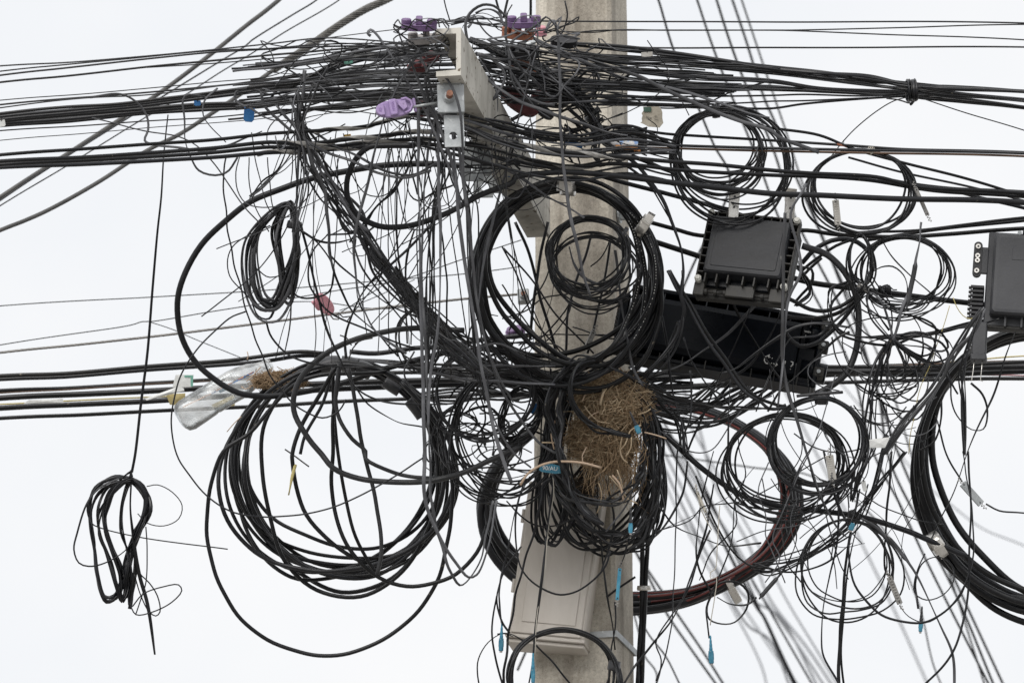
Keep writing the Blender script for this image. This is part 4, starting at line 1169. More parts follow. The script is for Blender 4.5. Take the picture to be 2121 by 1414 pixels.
def strap(root, x, y, z, ang, w, h, d=0.05):
    band(root, x, y, z, ang, w * 0.75, h, M_STRAP, d=d)
    M = frame(x, y, z, roll=ang, yaw=0, pitch=0)
    dd = d / px(z)
    q = MB(M)
    q.rings([[(a, b, cc) for a, b in ((-w * 0.25, yy), (w * 0.27, yy + 1.5))] + [(a, b, cc + 1.2) for a, b in ((w * 0.27, yy + 1.5), (-w * 0.25, yy))] for yy, cc in ((-h * 0.15, dd / 2 + 1.2), (h * 0.2, dd / 2 + 3.5), (h * 0.5 + 4, dd / 2 + 1.5), (h * 0.5 + 9, dd / 2 - 8))])
    q.build("strap_end", M_STRAP, root)
    MB(M).box(-w * 0.34, w * 0.34, h * 0.1, h * 0.1 + 6, dd / 2 + 3.6, dd / 2 + 5.4, 0.8).build("strap_buckle", M_STRAP, root)

# big centre coil
r1, k1 = coil("cable_coil", "big round coil of thick black cable hanging in front of the pole", 1174, 576, 182, 190, 12, 5.0, 0.42, 15, rot=-8, zsp=0.03, ecc=0.05)
strap(r1, 1177, 388, 0.44, 84, 44, 30, 0.10); strap(r1, 1332, 468, 0.44, -35, 30, 44, 0.10)
for o, pts, r in sorted(k1, key=lambda q: -q[1][:, 2].mean())[:4]:      # jacket lettering worn to dashes
    mk_ = MB()
    q = catmull(pts, 2.2)
    d_ = np.gradient(q[:, :2], axis=0)
    for a in range(2, len(q) - 3, 3):
        x, y, z = q[a]
        if x > 1290 and 440 < y < 700 and rng.random() < 0.72:
            e = q[a + 1]
            off = np.array([0, 0, 0.0049])
            mk_.sweep(PA(np.array([q[a] + off, (q[a] + e) / 2 + off, e + off])), 0.0007, 4)
    if mk_.v: tag(mk_.build("printed_marks", M_CHALK, r1), kind="stuff")
r2, _ = coil("cable_coil", "small coil of thin black wire hung inside the big centre coil", 1223, 527, 82, 77, 13, 2.0, 0.52, 7, ecc=0.06)
band(r2, 1289, 487, 0.52, -35, 9, 34, M_TAPE, "cable_tie", 0.04)
coil("cable_coil", "loose lower coil of thin wire dropping from the small centre coil", 1228, 560, 86, 74, 6, 1.8, 0.48, 9, ecc=0.08)
# upper right
r3, _ = coil("cable_coil", "round coil of thin black wire left of the upper right bundle tie, smaller ring", 1487, 308, 88, 76, 13, 2.0, 0.42, 7, ecc=0.05)
band(r3, 1483, 231, 0.42, 4, 16, 24, M_TAPE, "tape_wrap", 0.04)
coil("cable_coil", "larger loose ring of black wire behind the upper right coil, above the junction box", 1514, 338, 121, 112, 8, 2.2, 0.38, 6, rot=20, ecc=0.055)
r4, _ = coil("cable_coil", "oval coil of black wire tied with wire, right of the small junction box top", 1783, 396, 109, 85, 7, 2.3, 0.4, 6, ecc=0.045)
for s in range(3):
    wire("tie_wire", [(1795 + s * 4, 318, 0.45), (1800 + s * 4, 304, 0.45), (1806 + s * 3, 312, 0.45), (1802, 322, 0.45)], 0.7, 'w', parent=r4, raw=True)
r5, _ = coil("cable_coil", "loose coil of thin wire between the oval coil and the right closure", 1872, 566, 88, 78, 9, 1.7, 0.38, 9, ecc=0.07)
r6, _ = coil("cable_coil", "narrow upright coil of black wire right of the small junction box", 1783, 540, 22, 52, 6, 2.0, 0.42, 3, ecc=0.05)
band(r6, 1788, 596, 0.42, 60, 9, 22, M_GRIP, "tie_wire", 0.03)
# lower right pair
r7, _ = coil("cable_coil", "coil of black wire with taped top below the long closure's right end", 1697, 918, 97, 94, 10, 2.4, 0.42, 7, ecc=0.05)
band(r7, 1702, 824, 0.42, -4, 26, 24, M_TAPE, "tape_wrap", 0.05)
wire("sleeve", [(1650, 820, 0.45), (1700, 815, 0.46), (1745, 812, 0.45)], 3.2, M_TAPE, parent=r7)
coil("cable_coil", "wider coil of black wire overlapping the taped coil at lower right", 1628, 966, 124, 106, 11, 2.0, 0.36, 10, ecc=0.065)
coil("cable_coil", "open coil of thin wire hanging lowest on the right, below the thick cable", 1752, 1182, 95, 106, 5, 1.8, 0.4, 9, ecc=0.08)
# red striped coil behind the pole
r8, kids = coil("cable_coil", "huge coil of thick black cable with red stripes behind the pole", 1322, 1042, 316, 212, 15, 7.0, -0.34, 9, zsp=0.035, ecc=0.012, rot=-3)
for o, pts, r in kids:
    q = pts.copy(); q[:, 2] += 0.0052
    k0 = int(np.argmin(q[:, 0])); q = np.roll(q, -k0, axis=0); q = q[q[:, 0] > 1300 + rng.uniform(-20, 160)]
    q = q[np.argsort(np.arctan2(q[:, 1] - 1042, q[:, 0] - 1322))]
    c = np.array([1322, 1045])
    dv = q[:, :2] - c; dv /= np.linalg.norm(dv, axis=1)[:, None]
    q[:, :2] -= dv * 2.6
    V, F = tube(PA(q), 2.5 * 0.001, profile('round', 5), None, False)
    link_mesh("stripe", V, F, M_RED, r8, True)
strap(r8, 1519, 1226, -0.32, 28, 22, 46, 0.09)
# right edge coil
r9, _ = coil("cable_coil", "huge coil of thick black cable cut off by the right edge", 2152, 972, 244, 284, 10, 7.0, 0.2, 12, zsp=0.03, ecc=0.015, rot=-10)
strap(r9, 1938, 1124, 0.25, -148, 36, 44, 0.1)
# nest coil
coil("cable_coil", "long oval coil of flat black wire wrapped round the bird nest", 1256, 948, 100, 184, 15, 2.2, 0.22, 10, flat=True, ecc=0.05, zsp=0.03)
coil("cable_coil", "narrow oval coil of flat wire hanging left of the bird nest", 1176, 940, 46, 170, 8, 2.2, 0.26, 7, flat=True, ecc=0.05, rot=6, zsp=0.02)
# left of pole
coil("cable_coil", "loose round coil of thin wire left of the nest, upper ring", 1004, 818, 104, 96, 5, 2.1, 0.42, 7, ecc=0.06)
coil("cable_coil", "tall oval coil of thin black wire left of the nest, lower ring", 1042, 896, 100, 132, 13, 1.9, 0.36, 11, ecc=0.06)
coil("cable_coil", "small dense coil of wire tucked against the pole left of the nest", 1078, 858, 36, 62, 7, 2.0, 0.3, 6, rot=20, ecc=0.06)
coil("cable_coil", "thin loose wires looped at the left of the leaning bundle's foot", 868, 706, 48, 66, 4, 1.7, 0.2, 5, ecc=0.06)
r10, _ = coil("cable_coil", "coil of thin black wire hanging at the bottom below the metal box", 1164, 1398, 112, 94, 11, 2.2, 0.38, 6, ecc=0.05)
band(r10, 1272, 1378, 0.38, 80, 20, 22, M_TAPE, "tape_wrap", 0.04)
# big left coil
r11, _ = coil("cable_coil", "big round coil of heavy black cable hanging at lower left, taped at top", 702, 968, 208, 216, 13, 4.2, 0.08, 16, zsp=0.04, ecc=0.06, rot=12)
for seg in ([(664, 752), (684, 746), (704, 744)], [(706, 744), (722, 747), (738, 751)], [(740, 752), (756, 758), (770, 765)], [(796, 782), (812, 792), (828, 803)], [(846, 820), (862, 838), (874, 856)]):
    c = catmull([(x, y + 8, 0.1) for x, y in seg], 4)
    nn = len(c)
    V, F = tube(PA(c), (0.017 if seg[0][0] < 780 else 0.0125) * (0.93 + 0.07 * np.sin(np.linspace(0, math.pi, nn))), np.c_[1.0 * np.cos(np.linspace(0, 2 * math.pi, 18, endpoint=False)), 1.5 * np.sin(np.linspace(0, 2 * math.pi, 18, endpoint=False))], None)
    link_mesh("tape_wrap", V, F, M_TAPE, r11, True)

# hank tied at its top (upper left)
def hank(label, top, drops, r, z, group="tied hanks of wire"):
    root = thing("wire_hank", label, "wire hank", tuple(P(top[0], top[1], z)), group)
    for (bx, by, hw, up) in drops:
        tx, ty = top[0] + rng.gauss(0, 3), top[1] + rng.gauss(0, 3)
        mx_, my_ = (tx + bx) / 2, (ty + by) / 2
        c = [(tx, ty, z), (mx_ - hw * 1.15 - 8, my_ - (by - ty) * 0.2, z + rng.gauss(0, 0.01)), (bx - hw, by - (by - ty) * 0.28, z + rng.gauss(0, 0.015)), (bx - hw * 0.45, by - 6, z), (bx + hw * 0.3, by, z),
             (bx + hw * 0.95, by - (by - ty) * 0.22, z + rng.gauss(0, 0.012)), (max(mx_ + hw * 0.8, tx + 8 + hw * 0.15), my_ - (by - ty) * 0.16, z + rng.gauss(0, 0.015))]
        wire("cable_turn", c, r * rng.uniform(0.85, 1.15), 'k' if rng.random() < 0.7 else 'g', True, parent=root, closed=True, amp=1.0)
    return root
h1 = hank("narrow hank of flat black wire tied at its top, upper left of the pink clamp", (598, 424), [(560 + rng.gauss(0, 6), 640 + rng.gauss(0, 12), 36 + rng.gauss(0, 8), 0.3) for _ in range(11)] + [(596 + rng.gauss(0, 4), 606 + rng.gauss(0, 14), 14 + rng.gauss(0, 4), 0.1) for _ in range(7)], 2.3, 0.5)
band(h1, 606, 466, 0.5, 80, 16, 20, M_TAPE, "cable_tie", 0.03)
h2 = thing("wire_hank", "messy hank of black wire hanging at the end of a long wire, lower left", "wire hank", tuple(P(274, 985, 0.4)), "tied hanks of wire")
HB = ["810,175 700,160 590,220 540,330 560,470 580,600 590,750 640,880 680,890 720,850 770,640 830,480 890,330 880,240",
      "800,180 680,250 610,380 610,500 680,680 720,850 750,905 775,850 780,700 820,560 880,440 910,320 870,220",
      "795,185 690,230 640,350 640,480 690,620 735,760 740,900 770,880 790,700 840,520 895,400 900,270 850,200",
      "800,180 660,220 600,340 605,470 650,640 715,820 745,915 765,800 800,640 860,470 905,350 880,230",
      "805,182 700,240 655,340 645,440 690,600 730,700 745,780 770,720 800,600 850,480 885,380 870,260",
      "790,175 620,240 560,350 575,560 580,720 620,850 660,915 700,905 760,780 800,600 850,500 915,360 900,260",
      "800,185 760,280 740,400 750,500 775,600 800,700 800,860 790,960 800,900 830,700 820,500 880,400 890,290"]
for s in HB:
    c = [(float(a.split(',')[0]) / 2.946, 934 + float(a.split(',')[1]) / 2.946, 0.4 + rng.gauss(0, 0.008)) for a in s.split()]
    for k in range(2):
        cc = [(x + rng.gauss(0, 2.0), y + rng.gauss(0, 2.0), z) for x, y, z in c]
        wire("cable_turn", cc, 2.5, 'k', True, parent=h2, closed=True, amp=0.8)
for s, r in (("740,160 600,230 530,320 470,500 450,600 480,680 540,700 640,680 760,610 830,520", 1.6), ("895,215 960,205 1050,250 1110,330 1090,410 1000,455 900,440 840,380", 1.1),
             ("540,300 530,360 560,440 620,470 800,515 1100,560 1390,597", 1.3), ("830,790 800,950 870,870 1000,825 1090,815 1110,850 1050,920 930,980 830,995 795,940", 1.4),
             ("820,640 850,740 910,800 960,880 975,980 950,1005 910,980 860,880 820,750", 1.4), ("800,200 795,350 810,500 850,750 900,930 945,1240", 2.6), ("890,460 898,600 890,800 860,900 830,990", 1.3), ("805,120 760,150 730,180", 1.6), ("800,115 800,190", 3.0)):
    c = [(float(a.split(',')[0]) / 2.946, 934 + float(a.split(',')[1]) / 2.946, 0.41) for a in s.split()]
    wire("loose_end", c, r, 'k', r > 1.5, parent=h2, amp=0.5)

# ------------------------------------------------------------------ dense tangles either side of the arm
def tangle(n, fn, name, label, group, r0=1.0, r1=2.0, flat=0.5, grey=0.25):
    for i in range(n):
        c = fn(i)
        r, mk, fl = rng.uniform(r0, r1), 'g' if rng.random() < grey else 'k', rng.random() < flat
        wire(name, c, r, mk, fl, where(c, r, mk, fl, label, group), "wire", group, amp=1.0, zamp=0.012, wl_px=160)

def armx(z):                # picture column and row of the arm's middle at depth z
    l = (ARM_Z - z) / (math.cos(ARM_YAW) * math.cos(PITCH))
    q = arm_pt(max(0, l), 0, 0) - CAM
    d = q @ FWD
    return 1060.5 + q[0] / d / K, 707 - (q @ UPV) / d / K

def left_fan(i):
    z = rng.uniform(0.35, 0.95)
    ax, ay = armx(z)
    t = rng.random()
    y0 = 84 + 128 * t + (0.95 - z) * 18
    yb = 116 + 106 * t + rng.gauss(0, 5)
    yb = min((122, 131, 158, 168, 176, 192, 200, 206, 224), key=lambda q: abs(q - yb)) + rng.gauss(0, 3)
    xe = rng.uniform(470, 640)
    j = rng.gauss(0, 5)
    return [(ax - 10, y0, z), (870, y0 + 3 + j * 0.5, z), (790, 0.7 * y0 + 0.3 * yb + j, z - 0.03), (710, 0.32 * y0 + 0.68 * yb + j, z - 0.05), (640, yb + rng.gauss(3, 2), z - 0.08), (xe, yb + (640 - xe) * 0.10 + rng.gauss(4, 3), z - 0.1)]
tangle(50, left_fan, "fan_wire", "black wire fanning left from the clamps on the steel arm into the bundles", "wires fanning left from the arm", 1.2, 2.5, 0.4, 0.12)

def squig(x0, x1, y0, y1, xa, xb, ya, yb, za, zb):
    cx, cy = rng.uniform(x0, x1), rng.uniform(y0, y1)
    z = rng.uniform(za, zb)
    c = [(cx, cy, z)]
    a = rng.uniform(0, 6.28)
    w = rng.gauss(0, 0.55)
    for k in range(rng.randint(5, 9)):
        w = 0.75 * w + rng.gauss(0, 0.28)
        a += w
        s_ = rng.uniform(22, 40)
        cx += s_ * math.cos(a) * 1.35; cy += s_ * math.sin(a) * 0.8
        if not (ya < cy < yb): a = -a; cy = min(yb, max(ya, cy))
        if not (xa < cx < xb): a = math.pi - a; cx = min(xb, max(xa, cx))
        c.append((cx, cy, z + rng.gauss(0, 0.02)))
    return c
tangle(40, lambda i: squig(600, 900, 95, 270, 540, 915, 85, 310, 0.5, 1.0), "curly_wire", "thin curly loose wire in the mess left of the steel arm", "curly loose wires left of the arm", 0.8, 1.5, 0.3, 0.35)

def right_fan(i):
    z = rng.uniform(0.2, 0.85)
    ax, ay = armx(z)
    t = rng.random()
    y0 = 80 + 140 * t
    z = min(z, 0.55)
    j = rng.gauss(0, 5)
    if rng.random() < 0.6:
        y1 = min((118, 130, 140, 150, 160, 172, 180, 186, 200, 214), key=lambda q: abs(q - (116 + 100 * t + rng.gauss(0, 8)))) + rng.gauss(0, 2.5)
        return [(max(985, ax + 15), y0 * 0.85 + 12, z), (1050, y0 + j * 0.5, z), (1110, 0.75 * y0 + 0.25 * y1 + 5 + j, z), (1190, 0.4 * y0 + 0.6 * y1 + 3 + j, z), (1270, y1 + j * 0.4, z - 0.05), (1360, y1 + 5, z - 0.08), (rng.uniform(1440, 1560), y1 + 13, z - 0.1)]
    return [(max(985, ax + 15), y0, z), (1060, y0 * 0.8 + 42 + j, z), (1130, y0 * 0.6 + 90 + j, z), (1186, 204 + j, z), (1226, 243 + j * 0.5, z * 0.5 + 0.2), (1250, 280 + rng.gauss(0, 6), z * 0.4 + 0.22), (1285, 300 + rng.gauss(0, 12), 0.35), (1340, 296 + rng.gauss(0, 16), 0.33)]
tangle(78, right_fan, "fan_wire", "black wire fanning right from the clamps on the steel arm across the pole", "wires fanning right from the arm", 1.1, 2.4, 0.4, 0.12)
tangle(38, lambda i: squig(975, 1290, 90, 330, 970, 1430, 80, 345, 0.3, 0.6), "curly_wire", "thin curly loose wire in the mess right of the steel arm", "curly loose wires right of the arm", 0.8, 1.5, 0.3, 0.25)

def top_rail(i):
    y = 44 + rng.gauss(0, 6)
    return [(900 + rng.uniform(-20, 60), y + 6, 0.6), (960, y, 0.6), (1000, y + rng.gauss(2, 6), 0.55), (1040, y + rng.gauss(6, 7), 0.5), (1080, y + rng.gauss(14, 8), 0.45)]
tangle(10, top_rail, "top_wire", "thin wire strung between the purple clamps above the steel arm", "wires between the purple clamps", 0.8, 1.5, 0.2, 0.3)

def droop(i):
    x0, y0 = rng.uniform(640, 1060), rng.uniform(230, 340)
    z = rng.uniform(0.45, 0.85)
    k = rng.random()
    if k < 0.45:                        # long, nearly plumb, ending in the mess above the left coil
        x1 = x0 + rng.gauss(30, 70); y1 = rng.uniform(690, 800)
        b = rng.gauss(0, 22)
        return [(x0, y0, z), (x0 * 0.75 + x1 * 0.25 + b, y0 * 0.72 + y1 * 0.28, z), (x0 * 0.45 + x1 * 0.55 + b, y0 * 0.42 + y1 * 0.58, z - 0.1), (x0 * 0.15 + x1 * 0.85, y0 * 0.15 + y1 * 0.85, z - 0.2), (x1, y1, z - 0.3)]
    if k < 0.8:                         # slack loop hung between two points of the bundle
        x1 = x0 + rng.choice((-1, 1)) * rng.uniform(50, 190); d = rng.uniform(50, 260)
        return [(x0, y0, z), (x0 * 0.9 + x1 * 0.1 - 6, y0 + d * 0.5, z), (x0 * 0.68 + x1 * 0.32, y0 + d * 0.93, z), (x0 * 0.35 + x1 * 0.65, y0 + d * 0.95, z), (x0 * 0.08 + x1 * 0.92 + 6, y0 + d * 0.5, z), (x1, y0 + rng.gauss(0, 20), z)]
    x1 = x0 - rng.uniform(120, 320); y1 = y0 + rng.uniform(180, 420)
    return [(x0, y0, z), (x0 * 0.8 + x1 * 0.2, y0 * 0.6 + y1 * 0.4 + 30, z), (x0 * 0.5 + x1 * 0.5, y0 * 0.3 + y1 * 0.7 + 20, z), (x1, y1, z - 0.1)]
tangle(44, droop, "drooping_strand", "fine dark wire drooping between the arm and the big left coil", "fine wires drooping left of the pole", 0.7, 1.3, 0.25, 0.35)

def over_arm(i):
    z = rng.uniform(0.62, 0.8)
    y0 = rng.uniform(238, 330)
    j = rng.gauss(0, 10)
    return [(rng.uniform(840, 900), y0 - 20, z + 0.1), (960, y0 + j * 0.4, z + 0.05), (1030, y0 + 22 + j, z), (1110, y0 + 42 + j, z - 0.1), (1200, y0 + 52 + j, z - 0.15), (1300, y0 + 40 + j * 1.4, z - 0.2), (1400, y0 + 55, z - 0.25)]
tangle(16, over_arm, "over_arm_wire", "black wire passing under the steel arm and across the pole", "wires passing under the arm", 1.2, 3.2, 0.4, 0.2)

def arm_scribble(i):
    return squig(985, 1100, 250, 380, 960, 1180, 240, 420, 0.6, 0.75)
tangle(12, arm_scribble, "curly_wire", "thin curly wire in front of the arm's far end", "curly wires at the arm's far end", 0.8, 1.5, 0.4, 0.3)

def kinked(i):
    x, y = rng.uniform(1500, 1960), rng.uniform(740, 1020)
    z = rng.uniform(0.3, 0.5)
    c = [(x, y, z)]
    a = rng.uniform(0.9, 2.2)
    for k in range(rng.randint(4, 7)):
        a += rng.gauss(0, 0.42)
        L = rng.uniform(35, 90)
        x += L * math.cos(a); y += L * math.sin(a) * 0.9
        c.append((x, y, z + rng.gauss(0, 0.015)))
        if y > 1180: break
    return c
tangle(26, kinked, "kinked_wire", "fine kinked wire hanging among the right hand coils", "kinked wires among the right hand coils", 0.7, 1.4, 0.4, 0.35)
tangle(9, lambda i: squig(840, 915, 55, 120, 815, 930, 40, 190, 0.96, 1.02), "curly_wire", "thin curly wire over the left purple clamp", "curly wires over the left purple clamp", 1.0, 1.8, 0.7, 0.7)
tangle(9, lambda i: squig(1040, 1140, 60, 130, 1010, 1200, 35, 200, 0.66, 0.74), "curly_wire", "thin curly wire over the right purple clamp", "curly wires over the right purple clamp", 1.0, 1.8, 0.7, 0.7)

def mid_mess(i):
    cx, cy = rng.uniform(930, 1110), rng.uniform(700, 960)
    w, h = rng.uniform(30, 110), rng.uniform(20, 80)
    a0 = rng.uniform(0, 6.28); da = rng.uniform(2.2, 5.0)
    z = rng.uniform(0.1, 0.42)
    return [(cx + w * math.cos(a0 + da * k / 6) + rng.gauss(0, 4), cy + h * math.sin(a0 + da * k / 6) + rng.gauss(0, 4), z + rng.gauss(0, 0.01)) for k in range(7)]
tangle(46, mid_mess, "curved_wire", "thin black wire curving through the mess left of the bird nest", "curved wires left of the nest", 1.0, 2.0, 0.5, 0.3)

def foot_mess(i):
    t = rng.random()
    x0, y0 = 760 + 130 * t + rng.gauss(0, 8), 520 + 120 * t + rng.gauss(0, 8)
    x1, y1 = rng.uniform(1180, 1260), rng.uniform(770, 830)
    x2, y2 = rng.uniform(1320, 1460), rng.uniform(770, 850)
    z = rng.uniform(0.1, 0.35)
    j = rng.gauss(0, 16)
    return [(x0, y0, z + 0.3), (900 + rng.gauss(0, 8), 672 + j, z + 0.15), (980 + rng.gauss(0, 10), 745 + j, z), (1080, 785 + j * 0.8, z), (x1, y1, z), (x2, y2, z)]
tangle(26, foot_mess, "slanting_wire", "black wire slanting down right to the foot of the big centre coil", "wires slanting to the centre coil's foot", 1.4, 2.8, 0.5, 0.2)

def below_box(i):
    x0, y0 = rng.uniform(1130, 1240), rng.uniform(770, 840)
    x1, y1 = rng.uniform(1500, 1650), rng.uniform(760, 792)
    z = rng.uniform(-0.1, 0.05)
    j = rng.gauss(14, 18)
    return [(x0, y0, z), (x0 * 0.66 + x1 * 0.34, 815 + j, z + 0.02), (x0 * 0.33 + x1 * 0.67, 828 + j * 1.3, z + 0.02), (x1, y1, z)]
tangle(22, below_box, "slack_wire", "black wire hanging slack under the long black closure", "slack wires under the long closure", 1.2, 2.8, 0.4, 0.2)

def star_loop(i):
    kx, ky = 1846 + rng.gauss(0, 4), 702 + rng.gauss(0, 4)
    a = rng.choice([0.15, 0.4, 1.9, 2.2, 1.6, 1.2, 3.3, 4.4, 5.3, 0.9]) + rng.gauss(0, 0.25)
    L, w = rng.uniform(60, 140), rng.uniform(14, 44)
    z = rng.uniform(0.34, 0.46)
    ux, uy = math.cos(a), math.sin(a)
    f = lambda t, s: (kx + ux * L * t - uy * w * s, ky + uy * L * t + ux * w * s, z + rng.gauss(0, 0.012))
    return [f(0, 0), f(0.35, 0.7), f(0.75, 1.0), f(1.0, 0.2), f(0.85, -0.7), f(0.45, -0.8), f(0.0, -0.1)]
tangle(14, star_loop, "looped_wire", "thin black wire looped out of the star shaped knot at right", "wire loops at the star shaped knot", 1.0, 1.8, 0.5, 0.3)

def right_arc(i):
    cx, cy = rng.uniform(1740, 1900), rng.uniform(740, 860)
    w, h = rng.uniform(50, 120), rng.uniform(40, 100)
    a0 = rng.uniform(0, 2.0); da = rng.uniform(1.6, 3.0)
    z = rng.uniform(0.25, 0.45)
    return [(cx + w * math.cos(a0 + da * k / 5), cy + h * math.sin(a0 + da * k / 5), z) for k in range(6)]
tangle(9, right_arc, "sagging_wire", "thin wire sagging in an arc below the star shaped knot", "sagging wires below the star knot", 0.8, 1.5, 0.5, 0.3)

def nest_side(i):
    x0 = rng.uniform(1320, 1365)
    z = rng.uniform(0.2, 0.4)
    x1 = x0 + rng.gauss(0, 14)
    return [(1290 + rng.gauss(0, 20), 790 + rng.gauss(0, 15), z), (x0, 870 + rng.gauss(0, 12), z), (x0 + rng.gauss(6, 6), 960, z), (x1, 1040 + rng.gauss(0, 12), z), (x1 - rng.uniform(10, 60), 1110 + rng.gauss(0, 12), z)]
tangle(14, nest_side, "drooping_wire", "black wire drooping along the right side of the bird nest", "wires right of the bird nest", 1.4, 2.4, 0.6, 0.2)

# ------------------------------------------------------------------ splice closures
def junction_box():
    M = frame_axes(1549, 519, 0.40, (186, -19, 45), (34.5, 142, -70))
    root = thing("junction_box", "square black junction box with ribbed lid and white corner screws", "junction box", loc(M, 0, -84, -40))
    W, H = 98, 84
    MB(M).box(-W + 6, W - 6, -H + 6, H - 6, -78, -22, 4).build("body", M_LIDE, root)
    MB(M).box(-W, W, -H, H, -22, -14, 2).build("base_flange", M_BOX, root)
    rim = MB(M)
    for a in ((-W, W, H - 4, H), (-W, -W + 4, -H + 4, H - 4.01), (W - 4, W, -H + 4, H - 4.01)):
        rim.box(a[0], a[1], a[2], a[3], -14, 2, 0.8)
    rim.build("lid_rim", M_LIDE, root)
    # raised panel
    pan = MB(M)
    def rr(w, h, z, c, oy=0):
        pts = []
        for cx, cy, a0 in ((w - c, h - c, 0), (-w + c, h - c, 90), (-w + c, -h + c, 180), (w - c, -h + c, 270)):
            for k in range(5):
                a = math.radians(a0 + k * 22.5)
                pts.append((cx + c * math.cos(a), cy + oy + c * math.sin(a), z))
        return pts
    pan.rings([rr(84, 68, -14, 6, 2), rr(82, 66, 12, 6, 2), rr(79, 63, 17, 7, 2), rr(74, 58, 17.6, 6, 2)])
    pan.build("lid_panel", M_LID, root, False)
    pan2 = MB(M); pan2.rings([rr(70, 54, 17, 5, 2), rr(69, 53, 19.2, 5, 2)]); pan2.build("lid_plate", M_LID, root)
    for k in range(9):
        x = -76 + k * 19
        MB(M).box(x - 1.1, x + 1.1, 70, H - 3, -14, 8).build("rib", M_LIDE, root)
    for k in range(8):
        y = -62 + k * 18.5
        MB(M).box(-W + 3, -82, y - 1.1, y + 1.1, -14, 8).build("rib", M_LIDE, root)
        MB(M).box(84, W - 3, y - 1.1, y + 1.1, -14, 8).build("rib", M_LIDE, root)
    for x in (-76, -52, -28, 4, 28, 58, 78):
        MB(M).box(x - 1.4, x + 1.4, -H - 2, -66, -14, 10).build("rib", M_LIDE, root)
    # hinged skirt
    for x0, x1, yb in ((-W, -76, -34), (-30, 30, -30), (62, W, -34)):
        MB(M).box(x0, x1, -H + yb * 0.8, -H + 2, -10, -3, 1).build("skirt", M_LIDE, root)
    MB(M).box(-W + 2, W - 2, -H - 24, -H - 0.5, -40, -22.5, 2).build("hinge_base", M_LIDE, root)
    for xc in (-53, 46):
        h = MB(M); h.cyl((xc - 21, -H - 14, -12), (xc + 21, -H - 14, -12), 3.2, n=10); h.build("hinge_pin", M_LIDE, root, True)
        for k in (-20, 0, 20):
            h = MB(M); h.cyl((xc + k - 3, -H - 14, -12), (xc + k + 3, -H - 14, -12), 6, n=12); h.build("hinge_knuckle", M_LIDE, root)
    for sx, sy in ((-1, 1), (1, 1), (1, -1), (-1, -1)):
        s = MB(M)
        s.cyl((sx * (W - 7), sy * (H - 6), -4), (sx * (W - 7), sy * (H - 6), 8), 7.2, n=20)
        s.cyl((sx * (W - 7), sy * (H - 6), 8), (sx * (W - 7), sy * (H - 6), 12), 6.4, 4.6, n=20)
        s.build("corner_screw", M_SCREW, root, False)
    # steel hangers clipped over the cable above
    for hx, hy in ((1521, 412), (1637, 414)):
        Mh = frame(hx, hy, 0.36, roll=-7, yaw=14, pitch=-12)
        hs = MB(Mh).box(-11, 11, -42, 12, -2, 1.5, 0.8).build("hanger_strap", M_STRAP, root)
        clip = MB(Mh)
        clip.rings([[(-13, y, z) for y, z in prof] + [] for prof in ()] or [[(x, y, z) for y, z in ((-4, 2), (14, 3), (22, 8), (25, 2), (22, -6), (18, -8), (19, -5), (21, 1), (19, 4), (13, 1.6), (-4, 1.6))] for x in (-13, 11)])
        clip.build("hanger_clip", M_STRAP, root)
        for hy2, rr_ in ((4, 2.6), (-18, 2.2)):
            q = MB(Mh); q.cyl((0, hy2, 1.4), (0, hy2, 3.4), rr_, n=12); q.build("hole", M_CLBLK, hs)
junction_box()

